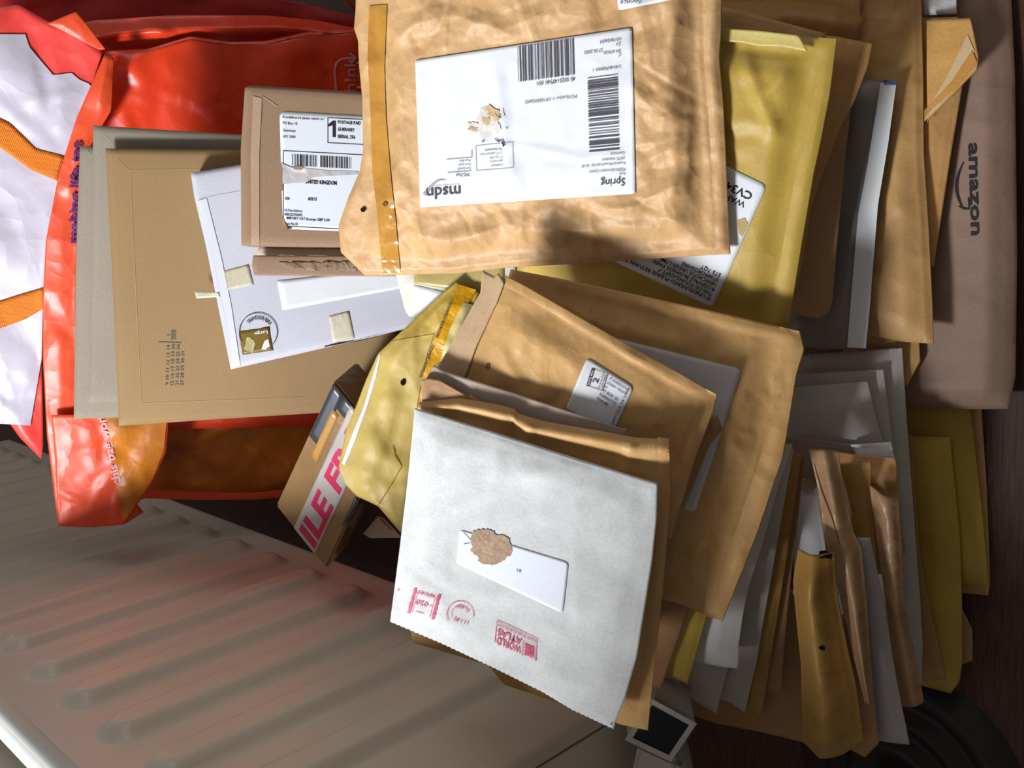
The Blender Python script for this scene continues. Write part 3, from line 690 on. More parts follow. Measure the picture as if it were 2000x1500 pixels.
# ------------------------------------------------------------------ fragile-taped carton
def fragile():
    fr = [(651, 745), (752, 866), (637, 1113), (538, 989)]; TH = .05
    pl = settle(fr, (.55, .05), (.25, .25), TH + .003, .004)
    fp = Plane(pl.N, pl.k - TH); X = fp.at(fr); Bk = X - pl.N * TH
    root = bpy.data.objects.new('parcel_box', None); col.objects.link(root)
    tag(root, 'small brown carton wrapped in clear tape with magenta FRAGILE lettering, tilted beside the radiator', 'box')
    import bmesh
    bm = bmesh.new(); vv = [bm.verts.new(p) for p in np.concatenate([X, Bk])]
    for f in ((0, 1, 2, 3), (7, 6, 5, 4), (0, 4, 5, 1), (1, 5, 6, 2), (2, 6, 7, 3), (3, 7, 4, 0)): bm.faces.new([vv[i] for i in f][::-1])
    bmesh.ops.bevel(bm, geom=bm.edges[:], offset=.0025, segments=2, affect='EDGES'); bm.verts.index_update()
    fc = [[v.index for v in f.verts] for f in bm.faces]; vs_ = [v.co[:] for v in bm.verts]; bm.free()
    KB = mat('glossy taped carton', (.29, .17, .065), .22, .10, 20, .05, .03, 500, .05, 40, .6)
    mesh_obj('carton', vs_, fc, KB, root, smooth=False)
    s = Sheet(); s.o = root; s.pl = fp; s.N = pl.N; s.e1 = (X[1] - X[0]) / np.linalg.norm(X[1] - X[0]); s.e2 = np.cross(s.N, s.e1)
    s.bvh = BVHTree.FromPolygons(X.tolist(), [(0, 1, 2, 3)])
    f = Frame(fr, 158, 268)      # x across the short side, y down the long side
    patch(s, f, 30, 112, 'printed_band', DARKBOARD, root, .0006, 4, 10, x0=2, y0=2)
    patch(s, f, 66, 30, 'printed_band', DARKBOARD, root, .0006, 6, 4, x0=32, y0=2)
    patch(s, f, 18, 100, 'orange_panel', mat('orange carton print', (.52, .27, .07), .3, .06, 20), root, .0009, 4, 10, x0=24, y0=38)
    patch(s, f, 8, 60, 'printed_band', DARKBOARD, root, .0006, 4, 10, x0=148, y0=120)
    tp = patch(s, f, 66, 262, 'fragile_tape', mat('white fragile tape', (.50, .45, .42), .16, .08, 20, .02, .02, 500, .05, 60, .6), root, .0014, 10, 30, x0=56, y0=3)
    k = Ink(lambda q: f(np.stack([60 + q[:, 1], 268 - q[:, 0]], 1)))
    MG = flat('magenta print', (.60, .012, .09), .3, .5)
    k.text('ILE', 10, 54, 44, 88, .035); k.text('FRA', 124, 54, 44, 126, .035); k.done(s, 'fragile_lettering', MG, tp, .0022)
    # dark tape across the right hand side of the carton
    sd = [X[1] * (1 - t) + X[2] * t for t in (.32, .62)]; sb_ = [Bk[1] * (1 - t) + Bk[2] * t for t in (.32, .62)]
    n = np.cross(Bk[1] - X[1], X[2] - X[1]); n /= np.linalg.norm(n)
    if n @ (X[1] - X[0]) < 0: n = -n
    V = [sd[0] + n * .0008, sd[1] + n * .0008, sd[1] * .72 + sb_[1] * .28 + n * .0008, sd[0] * .72 + sb_[0] * .28 + n * .0008]
    mesh_obj('printed_band', V, [(0, 1, 2, 3)], SCREEN, root, smooth=False)
fragile()

# ------------------------------------------------------------------ lower right: letters filed low against the floor
FLAT = dict(prior=(.15, 0), rng=(.25, .2))
LOW = dict(prior=(.35, .0), rng=(.35, .25))
env('padded_envelope', 'plain brown envelope edge nearest the bare wood, behind the olive one', [(1750, 700), (1780, 1150)], [(1916, 700), (1917, 790), (1928, 952), (1934, 1131), (1931, 1162)], KR_ORANGE, B=[(1780, 1150), (1878, 1157), (1931, 1162)], thick=.003, puff=.003, **FLAT)
env('padded_envelope', 'olive envelope lying beside the wood floor, half under the brown paper mailer', [(1740, 700), (1770, 1136)], [(1890, 700), (1896, 790), (1913, 943), (1921, 1016), (1931, 1127), (1929, 1141)], OLIVE_SHADED, thick=.004, puff=.004, crum=(6, .0008), seams=[('R', 26)], **FLAT)
env('paper_envelope', 'brown envelope whose small corner pokes out right of the long yellow one', [(1740, 1180), (1760, 1290)], [(1880, 1190), (1900, 1230), (1900, 1290), (1880, 1297)], KR_BROWN, thick=.003, puff=.002, **FLAT)
env('padded_envelope', 'long olive yellow envelope standing on end at the lower right of the pile', [(1690, 846), (1700, 1100), (1720, 1330)], [(1856, 853), (1867, 960), (1876, 1050), (1880, 1200), (1881, 1285), (1875, 1330), (1858, 1353)], OLIVE_SHADED, T=[(1690, 846), (1779, 852), (1856, 853)], B=[(1720, 1330), (1800, 1338), (1830, 1346), (1858, 1353)], thick=.005, puff=.006, crum=(10, .0008), **FLAT)
env('paper_envelope', 'dark brown envelope lying over the left side of the long yellow one', [(1660, 840), (1690, 1330)], [(1782, 850), (1797, 1080), (1815, 1180), (1840, 1290), (1848, 1326)], KR_DARK, B=[(1690, 1325), (1780, 1330), (1848, 1326)], thick=.003, puff=.003, **LOW)
# the long brown mailer along the right edge
am = env('paper_mailer', 'long pinkish brown paper mailer with a black printed word and arrow, right edge', [(1690, -90), (1690, 360), (1690, 785)], [(1972, -90), (1983, 150), (1987, 500), (1984, 735), (1970, 798)], PINKISH, B=[(1690, 790), (1812, 795), (1900, 799), (1970, 798)], thick=.008, puff=.012, crum=(40, .0016), wav=.002, nu=44, nv=90, prior=(.20, .0), rng=(.25, .15), calm=[([(1850, 250), (1960, 250), (1960, 480), (1850, 480)], .35)])
AF = line_frame((1891, 280), (.03, 1))
k = Ink(AF); k.text('amazon', 0, -1, 23, 180, .022); k.done(am, 'lettering', INK, am.o, .0012)
k = Ink(AF); t = np.linspace(0, 1, 26); k.stroke(np.stack([36 + 92 * t, 6 + 19 * np.sin(math.pi * (t * .82 + .06))], 1), 2.2 + 4.2 * np.sin(math.pi * t)); k.stroke([(106, 3), (119, 1), (128, 2), (127, 12), (122, 22)], [2.5, 4, 4.5, 4, 2]); k.done(am, 'arrow_print', INK, am.o, .0012)
env('paper_envelope', 'brown envelope tip just below the large tan envelope, beside the paper mailer', [(1640, 560), (1650, 740)], [(1792, 560), (1796, 672), (1798, 705), (1773, 752)], KR_TAN, B=[(1650, 745), (1740, 750), (1773, 752)], thick=.003, puff=.003, prior=(.3, 0), rng=(.25, .2))
oe = env('paper_envelope', 'tan envelope with torn open orange adhesive flap, against the paper mailer', [(1640, -20), (1660, 520)], [(1872, 34), (1886, 60), (1880, 170), (1858, 300), (1838, 430), (1824, 520)], KR_ORANGE, T=[(1640, 30), (1805, 34), (1872, 34)], thick=.004, puff=.004, crum=(8, .001), prior=(.3, 0), rng=(.25, .2), nu=50, nv=60)
of = env('flap', None, [(1811, 40), (1811, 150), (1813, 243)], [(1896, 36), (1900, 52), (1912, 112), (1909, 136), (1812, 236)], mat('orange inner flap', (.60, .33, .10), .45, .08, 20), thick=.001, puff=.0, crum=(8, .0012), wav=.002, plane=Plane(oe.pl.N, oe.pl.k - oe.H - .004), nu=30, nv=34)
of.o.parent = oe.o
strip(of, [(1890, 68), (1850, 150), (1806, 225)], [(1904, 100), (1862, 178), (1806, 238)], 'flap_lining', mat('pale flap paper', (.66, .47, .27), .5, .06, 20), .0012, 16, parent=of.o)
strip(of, [(1899, 98), (1860, 158), (1806, 216)], [(1908, 120), (1868, 172), (1806, 228)], 'adhesive_strip', mat('dull orange strip', (.60, .29, .07), .35, .1, 30), .002, 16, parent=of.o)
wp = env('bubble_pouch', 'small silvery white bubble pouch end at the top edge above the torn orange flap', [(1800, -60), (1806, 30)], [(1868, -60), (1869, 28)], mat('silvery white pouch', (.62, .62, .62), .4, .12, 60, .05, .1, 300, .2, 50, .5), thick=.004, puff=.006, crum=(10, .002), prior=(.3, 0), rng=(.25, .2), nu=24, nv=20)
env('padded_envelope', 'large tan padded envelope with a wrinkled lower corner, left of the torn orange flap', [(1560, -60), (1600, 655)], [(1798, -60), (1800, 0), (1804, 150), (1805, 300), (1815, 450), (1822, 600), (1824, 671)], KR_TAN, B=[(1600, 650), (1700, 655), (1770, 668), (1824, 671)], thick=.006, puff=.008, crum=(34, .0022), prior=(.4, 0), rng=(.3, .2), nu=50, nv=84, seams=[('R', 22)])
gm = env('plastic_mailer', 'dark grey plastic mailer with a white folded edge running down its right side', [(1540, 130), (1520, 670)], [(1752, 160), (1736, 280), (1716, 400), (1700, 600), (1693, 681)], GREYDK, T=[(1540, 140), (1660, 150), (1752, 160)], B=[(1520, 670), (1610, 682), (1693, 681)], thick=.004, puff=.005, crum=(20, .002), prior=(.4, 0), rng=(.3, .2), nu=44, nv=70)
strip(gm, [(1721, 163), (1696, 320), (1677, 420), (1662, 600), (1656, 678)], [(1752, 162), (1736, 280), (1716, 400), (1700, 600), (1692, 680)], 'folded_edge', WHITESTRIP, .003, 50)
strip(gm, [(1728, 157), (1728, 165)], [(1753, 160), (1752, 167)], 'tab', BLUE, .004, 4)
env('paper_envelope', 'amber brown envelope deep in the gap left of the stacked grey envelopes', [(1500, 700), (1520, 900)], [(1632, 694), (1640, 900)], KR_ORANGE, thick=.003, puff=.002, prior=(.4, 0), rng=(.3, .2), nu=20, nv=24)
GE = dict(prior=(.45, 0), rng=(.3, .25))
env('padded_envelope', 'tallest grey envelope of the three stacked grey ones, in the middle right', [(1540, 694), (1560, 1000), (1620, 1330)], [(1763, 679), (1770, 800), (1785, 1000), (1796, 1150), (1803, 1260), (1800, 1335)], GREYENV, T=[(1540, 695), (1600, 690), (1733, 681), (1763, 679)], thick=.004, puff=.005, serr=('T', 1.2, 40), seams=[('R', 27)], nu=44, nv=80, **GE)
env('padded_envelope', 'middle one of three stacked grey envelopes, its edge catching a thin light', [(1530, 732), (1580, 1120)], [(1726, 721), (1740, 830), (1752, 920), (1775, 1120)], GREYENV, thick=.003, puff=.004, serr=('T', 1.2, 40), seams=[('R', 14)], **GE)
env('padded_envelope', 'front one of three stacked grey envelopes, half lit with a seam near its edge', [(1520, 758), (1560, 1040)], [(1695, 745), (1713, 820), (1730, 880), (1760, 1040)], GREYENV, T=[(1520, 758), (1600, 752), (1695, 745)], thick=.003, puff=.004, seams=[('R', 20)], **GE)
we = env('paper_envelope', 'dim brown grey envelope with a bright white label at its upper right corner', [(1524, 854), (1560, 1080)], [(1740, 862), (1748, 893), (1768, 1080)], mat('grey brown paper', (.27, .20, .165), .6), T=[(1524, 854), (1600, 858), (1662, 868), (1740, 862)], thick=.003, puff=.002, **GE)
patch(we, Frame([(1661, 868), (1740, 863), (1748, 897), (1674, 893)], 80, 30), 80, 30, 'label', LABEL, nx=10, ny=6, off=.0014)
env('paper_envelope', 'orange brown envelope directly below the white labelled one, its front edge lit', [(1600, 874), (1630, 1120)], [(1748, 893), (1752, 905), (1768, 1120)], KR_ORANGE, T=[(1600, 876), (1660, 886), (1748, 894)], thick=.003, puff=.003, bends=[('v', .18, .08, .006)], **GE)
env('paper_envelope', 'glossy taped brown envelope with a curled open top, right of the zigzag edged one', [(1698, 946), (1705, 1000), (1727, 1153), (1757, 1377)], [(1756, 973), (1761, 1040), (1766, 1180), (1789, 1283), (1805, 1367)], KR_GLOSS, T=[(1698, 946), (1725, 962), (1756, 973)], thick=.004, puff=.007, crum=(16, .0016), bends=[('u', .6, .4, .006)], nu=24, nv=70, **GE)
env('paper_envelope', 'tan envelope with a zigzag cut top edge among the upright letters', [(1634, 905), (1650, 1000), (1690, 1210)], [(1702, 901), (1701, 950), (1704, 995), (1711, 1060), (1722, 1210)], OLIVE_D, thick=.003, puff=.005, serr=('T', 2.2, 24), nu=26, nv=60, **GE)
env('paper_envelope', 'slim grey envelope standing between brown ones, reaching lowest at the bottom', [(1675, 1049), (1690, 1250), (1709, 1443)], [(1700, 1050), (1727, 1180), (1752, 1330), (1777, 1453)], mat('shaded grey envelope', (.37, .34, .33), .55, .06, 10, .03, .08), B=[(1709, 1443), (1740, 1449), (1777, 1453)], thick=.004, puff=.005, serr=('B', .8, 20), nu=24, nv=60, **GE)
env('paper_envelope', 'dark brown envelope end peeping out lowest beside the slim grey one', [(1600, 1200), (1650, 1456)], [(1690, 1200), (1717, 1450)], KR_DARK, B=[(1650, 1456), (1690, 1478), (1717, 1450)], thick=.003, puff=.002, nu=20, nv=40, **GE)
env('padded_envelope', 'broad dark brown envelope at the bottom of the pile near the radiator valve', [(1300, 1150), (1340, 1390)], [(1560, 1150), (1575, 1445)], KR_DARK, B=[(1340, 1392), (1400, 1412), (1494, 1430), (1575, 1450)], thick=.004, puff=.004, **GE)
s7 = env('paper_envelope', 'long creased brown envelope with a lengthwise double fold, left of the zigzag edged one', [(1580, 877), (1597, 950), (1612, 1060), (1640, 1160), (1662, 1260), (1690, 1372)], [(1637, 880), (1650, 960), (1668, 1040), (1684, 1070), (1694, 1180), (1700, 1280), (1707, 1371)], KR_GLOSS, thick=.004, puff=.006, crum=(14, .0014), bends=[('u', .55, .25, .006)], nu=26, nv=80, **GE)
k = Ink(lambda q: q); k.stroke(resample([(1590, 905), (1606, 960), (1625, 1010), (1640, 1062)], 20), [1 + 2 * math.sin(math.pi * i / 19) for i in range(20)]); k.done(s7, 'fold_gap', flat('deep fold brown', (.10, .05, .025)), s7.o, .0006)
wt = env('paper_envelope', 'white envelope with a torn open top between brown upright letters', [(1556, 938), (1553, 1000), (1550, 1160)], [(1597, 950), (1603, 1000), (1612, 1060), (1625, 1160)], mat('white envelope paper', (.76, .76, .80), .55, .04, 10, .03, .05), T=[(1556, 938), (1570, 936), (1580, 944), (1597, 950)], thick=.003, puff=.005, nu=20, nv=40, **GE)
blob(wt, [(1562, 938), (1584, 934), (1597, 950), (1589, 956), (1574, 962), (1566, 955)], 'torn_flap', mat('torn pale brown', (.42, .32, .24), .6), .003)
s6 = env('padded_envelope', 'golden brown envelope with two punched holes, widest of the upright letters at bottom', [(1560, 1070), (1550, 1132), (1556, 1200), (1566, 1300), (1568, 1444)], [(1630, 1078), (1634, 1140), (1640, 1180), (1653, 1250), (1662, 1290), (1672, 1330), (1688, 1445)], OLIVE_D, T=[(1560, 1070), (1600, 1074), (1630, 1078)], B=[(1568, 1444), (1604, 1467), (1650, 1462), (1688, 1445)], thick=.005, puff=.010, crum=(16, .0018), bends=[('u', .45, .35, .010)], nu=40, nv=80, **GE)
HOLE = flat('dark hole', (.012, .008, .006), .9, .1)
blob(s6, [(1600, 1076), (1612, 1074), (1626, 1082), (1624, 1092), (1612, 1089), (1600, 1090)], 'hole', HOLE, .001)
blob(s6, ragged(1606, 1266, 5.5, 4.5, 10, .15, 8), 'hole', HOLE, .001)
kk = Ink(lambda q: q); kk.stroke(resample([(1590, 1318), (1630, 1314), (1660, 1310)], 10), 1.3); kk.done(s6, 'fold_line', KR_DARK, s6.o, .0006)
env('paper_envelope', 'thin dark brown envelope left of the golden brown one with holes', [(1500, 880), (1460, 1350)], [(1573, 885), (1560, 1000), (1547, 1110), (1535, 1230), (1526, 1352)], KR_DARK, thick=.002, puff=.002, nu=20, nv=50, **GE)
env('paper_envelope', 'ochre brown envelope edge between the thin dark one and the white edged ones', [(1470, 880), (1440, 1385)], [(1568, 884), (1553, 980), (1537, 1090), (1515, 1230), (1487, 1401)], OLIVE_D, thick=.003, puff=.004, B=[(1440, 1380), (1460, 1388), (1487, 1401)], nu=24, nv=60, **GE)
env('padded_envelope', 'right hand one of the two long grey white envelopes beside the ochre edge', [(1440, 880), (1395, 1360)], [(1550, 876), (1530, 993), (1510, 1110), (1490, 1222), (1478, 1294), (1455, 1390)], GREYENV, B=[(1395, 1360), (1425, 1370), (1455, 1390)], thick=.003, puff=.004, seams=[('R', 15)], nu=28, nv=70, **GE)
env('padded_envelope', 'crumpled grey envelope corner hanging lowest left among the pale edges', [(1310, 1150), (1318, 1345)], [(1440, 1150), (1422, 1305), (1399, 1392)], GREYENV, B=[(1318, 1345), (1345, 1360), (1399, 1392)], thick=.003, puff=.005, crum=(26, .002), **GE)
env('padded_envelope', 'small pale corner of a whitish envelope just above the radiator valve screen', [(1240, 1200), (1270, 1332)], [(1345, 1200), (1322, 1362)], GREYENV, B=[(1270, 1335), (1297, 1348), (1322, 1364)], thick=.003, puff=.002, nu=20, nv=30, **GE)
s2 = env('padded_envelope', 'pale grey white envelope with a stitched seam, left of the two long grey white ones', [(1420, 872), (1360, 1100), (1345, 1284)], [(1549, 867), (1520, 950), (1490, 1060), (1461, 1150), (1451, 1204), (1443, 1260), (1443, 1294), (1440, 1304)], mat('pale grey envelope', (.60, .58, .56), .55, .05, 14, .03, .08), B=[(1345, 1286), (1362, 1291), (1410, 1301), (1440, 1304)], thick=.003, puff=.006, seams=[('R', 30)], nu=34, nv=70, **GE)

# ------------------------------------------------------------------ upper right: padded envelopes under the big crumpled one
UP = dict(prior=(.55, -.05), rng=(.35, .25))
env('padded_envelope', 'amber envelope at the very top edge behind the other upper right ones', [(1350, -120), (1350, 60)], [(1683, -120), (1682, 0), (1679, 40)], KR_ORANGE, thick=.003, puff=.003, nu=30, nv=20, **UP)
env('padded_envelope', 'golden brown envelope with a bulging top, behind the tan strip, upper right', [(1330, 10), (1340, 260)], [(1692, 38), (1686, 58), (1678, 80), (1655, 260)], OLIVE_D, T=[(1330, 6), (1400, 6), (1463, 4), (1527, 4), (1590, 7), (1636, 11), (1670, 24), (1692, 38)], thick=.004, puff=.007, crum=(16, .0022), bends=[('v', .12, .12, .006)], nu=50, nv=36, **UP)
env('paper_envelope', 'brown envelope with a rounded lower end below the curled tan one, upper middle right', [(1480, 210), (1500, 600)], [(1662, 216), (1652, 296), (1640, 420), (1626, 590), (1618, 612), (1600, 622)], KR_BROWN, B=[(1500, 600), (1570, 617), (1600, 622)], thick=.004, puff=.006, crum=(16, .0018), nu=40, nv=60, **UP)
env('padded_envelope', 'tan orange padded envelope curling out right of the big olive yellow one', [(1440, 62), (1440, 540)], [(1704, 86), (1695, 130), (1668, 200), (1648, 235), (1622, 300), (1600, 360), (1584, 410), (1574, 480), (1558, 560)], KR_ORANGE, T=[(1440, 60), (1560, 66), (1636, 72), (1704, 86)], thick=.005, puff=.009, crum=(26, .0022), seams=[('R', 10)], nu=50, nv=70, **UP)
env('paper_envelope', 'flat tan envelope strip showing just above the olive yellow envelope', [(1330, 10), (1340, 200)], [(1612, 66), (1600, 200)], KR_TAN, T=[(1330, -4), (1413, 14), (1477, 30), (1553, 50), (1612, 66)], thick=.003, puff=.002, crum=(10, .0014), nu=36, nv=24, **UP)
oy = env('padded_envelope', 'big olive yellow padded envelope with a white return label, right of the crumpled one', [(1020, 60), (1010, 560)], [(1635, 76), (1622, 180), (1607, 260), (1590, 340), (1566, 480), (1538, 655)], OLIVE, T=[(1020, 40), (1425, 57), (1482, 60), (1574, 71), (1635, 76)], B=[(1010, 570), (1200, 595), (1400, 630), (1538, 655)], thick=.006, puff=.008, flange=(0, .016, .012, .01), folds=[([(1452, 84), (1490, 190), (1526, 265)], 20, .0038), ([(1496, 190), (1545, 140), (1585, 104)], 18, .0030), ([(1612, 110), (1590, 220), (1556, 370), (1508, 590)], 9, -.003), ([(1420, 250), (1470, 235), (1528, 262)], 26, .0025), ([(1430, 92), (1500, 100), (1580, 104)], 10, -.0035)], crum=(30, .0020), wav=.002, nu=80, nv=70, seams=[('R', 36)], calm=[([(1180, 330), (1500, 360), (1400, 610), (1180, 520)], .25)], **UP)
fl_ = env('folded_flap', None, [(1400, 54), (1400, 80)], [(1560, 69), (1579, 101)], mat('pale olive flap', (.66, .53, .17), .45, .06, 14), T=[(1400, 55), (1482, 60), (1560, 69)], B=[(1400, 80), (1450, 83), (1482, 90), (1530, 91), (1579, 101)], thick=.0012, puff=0, crum=(6, .001), wav=.001, plane=Plane(oy.pl.N, oy.pl.k - .009), nu=30, nv=8); fl_.o.parent = oy.o
f = Frame([(1393, 601), (1150, 487), (1256, 247), (1498, 362)], 268, 262)
lb = patch(oy, f, 268, 262, 'return_label', LABEL, nx=30, ny=28, rad=10, off=.0011)
k = Ink(f)
for i, t in enumerate(('IF UNDELIVERED PLEASE RETURN TO:', 'THE-DE-YOUNG-DEPT-7', 'ROSEVALE BUSINESS PARK', 'NEWCASTLE UNDER LYME', 'STAFFORDSHIRE', 'ST5 7QT')):
    k.text(t, 12, 17 + i * 10.0, 7.4, len(t) * 6.05, .012)
k.done(oy, 'return_lettering', INK, lb, .0019); k = Ink(f)
k.text('WARWICK', 24, 214, 11, 88, .01); k.text('CV34 5HW', 18, 236, 15, 118, .02)
k.done(oy, 'lettering', INK, lb, .0019)
blob(oy, [(1440, 430), (1455, 425), (1462, 438), (1450, 462), (1444, 455)], 'torn_spot', mat('torn tan layer', (.50, .36, .14), .8), .0018, lb)
# a cream and yellow envelope just below, over the white box
cy = env('padded_envelope', 'cream edged yellow envelope with a white label, over the white box below the crumpled envelope', [(770, 520), (780, 560), (792, 606), (800, 618)], [(1010, 500), (1000, 640)], mat('cream envelope edge', (.72, .70, .60), .55, .05, 20), B=[(800, 618), (815, 622), (900, 630), (1000, 640)], thick=.004, puff=.004, prior=(.7, 0), rng=(.4, .3), nu=34, nv=24)
patch(cy, Frame([(809, 528), (985, 500), (985, 585), (809, 553)], 170, 34), 170, 34, 'yellow_tape', mat('olive tape', (.52, .42, .16), .3, .08, 20), nx=16, ny=6, off=.0012)
patch(cy, Frame([(809, 556), (960, 590), (960, 660), (813, 612)], 150, 60), 150, 60, 'label', LABEL, nx=16, ny=8, off=.0009)

# ------------------------------------------------------------------ the big crumpled kraft envelope on top
ms = env('padded_envelope', 'large crumpled kraft envelope with a big white address label, on top at upper centre',
         [(698, -60), (696, 20), (693, 55), (701, 80), (703, 130), (709, 190), (711, 290), (704, 335), (682, 385), (663, 440), (667, 492), (715, 538)],
         [(1410, -60), (1409, 60), (1405, 110), (1413, 200), (1418, 300), (1422, 400), (1427, 496)], KR_MSDN,
         T=[(698, -60), (1410, -60)], B=[(715, 538), (760, 537), (900, 533), (1000, 521), (1150, 514), (1300, 503), (1380, 498), (1427, 496)],
         thick=.007, puff=.012, flange=(.02, .018, 0, .012), folds=[([(1372, -40), (1380, 150), (1396, 320), (1404, 498)], 9, -.0035), ([(1195, 405), (1260, 395), (1310, 365), (1372, 345)], 26, .0035), ([(1200, 440), (1275, 440), (1350, 470), (1400, 482)], 24, .003), ([(985, 108), (995, 220), (1008, 310), (1040, 395)], 20, .0020), ([(940, 272), (1080, 290), (1150, 305), (1245, 298)], 10, .0014), ([(720, 120), (740, 125), (765, 105)], 16, .003), ([(1240, 160), (1300, 230), (1375, 200)], 26, .003), ([(800, 60), (900, 30), (1000, 60), (1100, 20)], 26, .003), ([(800, 440), (900, 470), (1010, 430), (1120, 470)], 26, .003)], crum=(330, .0019), wav=.003, nu=210, nv=165, wr=(.004, .015), maxh=.018, prior=(.75, -.05), rng=(.3, .25), seams=[('R', 30)],
         calm=[([(800, 105), (1245, 45), (1252, 385), (815, 412)], .22)])
ms.lift = 1.
strip(ms, [(722, 12), (719, 110), (724, 200), (728, 330), (738, 420), (748, 533)], [(757, 9), (755, 60), (752, 130), (755, 230), (765, 350), (775, 440), (783, 532)], 'brown_tape', TAPEBROWN, .0011, 60)
f = Frame([(1242, 378), (822, 405), (812, 118), (1235, 54)], 421, 306)
lb = patch(ms, f, 421, 306, 'address_label', LABEL, nx=60, ny=44, off=.0013, rad=3)
k = Ink(f)
k.text('msdn', 341, 39, 24, 66, .012); k.done(ms, 'sender_lettering', INKSOFT, lb, .0021); k = Ink(f); k.text('Spring', 20, 30, 14, 47, .004)
k.text('From', 19, 41, 5.2, 12); k.text('MSDN Information Centre', 19, 49, 5.6, 70); k.text('Friedrich-Menzefricke-Str. 16-18', 19, 61, 5.6, 84); k.text('30775 Vehlefeld', 19, 70, 5.6, 44); k.text('Germany', 19, 79, 5.4, 28)
k.done(ms, 'sender_lettering', INKSOFT, lb, .0021); k = Ink(f)
k.text('TPG Post', 322, 64, 7, 27, .006)
for i, t in enumerate(('Port betaald', 'Port paye', 'Pays-Bas')): k.text(t, 320, 75 + i * 8, 5, 25 - i * 2)
k.quad(318, 67, 365, 68, 8, 1); k.quad(316, 94, 366, 95, 8, 1); k.quad(316, 94, 317, 110, 1, 4)
for i, t in enumerate(('If undelivered', 'please return to', 'P.O. Box 7003', '2110 TC Spijkenisse Project', 'The Netherlands')): k.text(t, 257, 76 + i * 8, 4.8, 22 + [0, 3, 3, 22, 12][i], .012 if i == 4 else 0)
k.done(ms, 'sender_lettering', INKSOFT, lb, .0021)
k = Ink(f); k.bars(29, 84, 88, 224, 5, False, n=62); k.done(ms, 'barcode', INKSOFT, lb, .0021)
k = Ink(f); k.bars(113, 233, 222, 303, 6, True, n=70); k.done(ms, 'barcode', INKSOFT, lb, .0021)
k = Ink(f)
k.text('45 0025147541 001', 112, 229, 8, 74, .004); k.text('PO-Number 1: OP1000952602', 110, 195, 6.4, 100)
k.text('U4546798000 1', 23, 240, 6.2, 54)
k.text('C', 22, 262, 6, None); k.text('SH-07626', 22, 269, 6, 34); k.text('27.06.2005', 57, 275, 6.4, 36); k.text('21', 22, 282, 6, 8); k.text('101965659', 22, 291, 6.4, 40)
k.done(ms, 'lettering', INKSOFT, lb, .0021)
k = Ink(f); k.frame_box(236, 66, 309, 117, 1.0); t = np.linspace(0, 1, 24)
k.stroke(np.stack([397 - 42 * t + 14, 28 + 28 * np.sin(t * math.pi * .62) - 2], 1), 9 * (1 - t) + .8); k.text('Microsoft Developer Network', 343, 44, 3.6, 50)
k.done(ms, 'grey_print', INKGREY, lb, .0020)
TORN = mat('torn kraft showing through', (.62, .42, .22), .75, .25, 120, .1, .2, 300, .1, 80, .2)
TORN2 = mat('torn pale layer', (.72, .66, .62), .8, .12, 90, .08, .2, 300, .1, 80, .2)
for i, (cx, cy_, rx, ry, rot) in enumerate(((958, 238, 32, 24, -.8), (930, 248, 14, 9, .4))): blob(ms, ragged(cx, cy_, rx, ry, 22, .2, 20 + i, rot), 'torn_spot', TORN2, .0020, lb)
for i, (cx, cy_, rx, ry, rot) in enumerate(((962, 217, 12, 9, .5), (926, 252, 9, 5, .2), (952, 236, 8, 6, 1), (972, 232, 7, 6, 1))): blob(ms, ragged(cx, cy_, rx, ry, 16, .28, 30 + i, rot), 'torn_spot', TORN, .0024, lb)
k = Ink(lambda q: q); k.stroke([(968, 270), (976, 276), (982, 273), (986, 286)], [1, 3, 2, 3]); k.stroke([(944, 274), (947, 277)], 2.4); k.stroke([(975, 222), (980, 226)], 1.5); k.stroke([(990, 248), (994, 251)], 1.6); k.done(ms, 'ink_marks', INK, lb, .0024)
patch(ms, Frame([(1203, -50), (1330, -60), (1327, -3), (1208, 21)], 122, 70), 122, 70, 'top_label', LABEL, nx=16, ny=10, rad=6, off=.0013)
k = Ink(line_frame((1252, -2), (-.99, .1))); k.text('Service', 0, 0, 9, 40); k.done(ms, 'lettering', INKSOFT, ms.o, .0022)
for i, (cx, cy_) in enumerate(((754, 398), (711, 409))): blob(ms, ragged(cx, cy_, 5, 5, 12, .06, 40 + i), 'hole', HOLE if i else flat('hole brown', (.16, .08, .03)), .0018)

# ------------------------------------------------------------------ the yellow torn-open envelope
ye = env('padded_envelope', 'yellow padded envelope torn open, its orange adhesive strip showing, left of the white one',
         [(893, 549), (871, 567), (815, 618), (763, 667), (739, 690), (716, 740), (697, 790), (677, 838), (662, 911), (674, 944), (696, 967), (737, 985), (784, 1040)],
         [(936, 570), (915, 640), (905, 700), (900, 760), (900, 850), (890, 950), (880, 1050)], YELLOW, B=[(784, 1042), (820, 1060), (880, 1060)], thick=.005, puff=.008, flange=(.004, 0, .004, 0), crum=(90, .0020), wav=.002, nu=70, nv=110, prior=(.8, 0), rng=(.4, .3))
strip(ye, [(898, 556), (880, 590), (852, 655), (826, 728), (822, 744)], [(930, 566), (916, 590), (888, 640), (868, 690), (852, 722)], 'adhesive_strip', STRIP, .0013, 30)
strip(ye, [(905, 590), (880, 640), (864, 690), (858, 712)], [(926, 596), (902, 650), (884, 690), (872, 716)], 'pale_lining', YELLOW_IN, .0018, 20)
for A in ([(880, 590), (862, 650), (826, 728)], ):
    k = Ink(line_frame((824, 738), (.36, -.93))); k.text('INTERIOR CERRADO', 0, 0, 6, 68, .012); k.done(ye, 'lettering', INKSOFT, ye.o, .0024); k = Ink(line_frame((824, 738), (.36, -.93))); k.text('INTERIOR CERRADO', 84, 2, 6, 76, .012); k.done(ye, 'lettering', INKSOFT, ye.o, .0024)
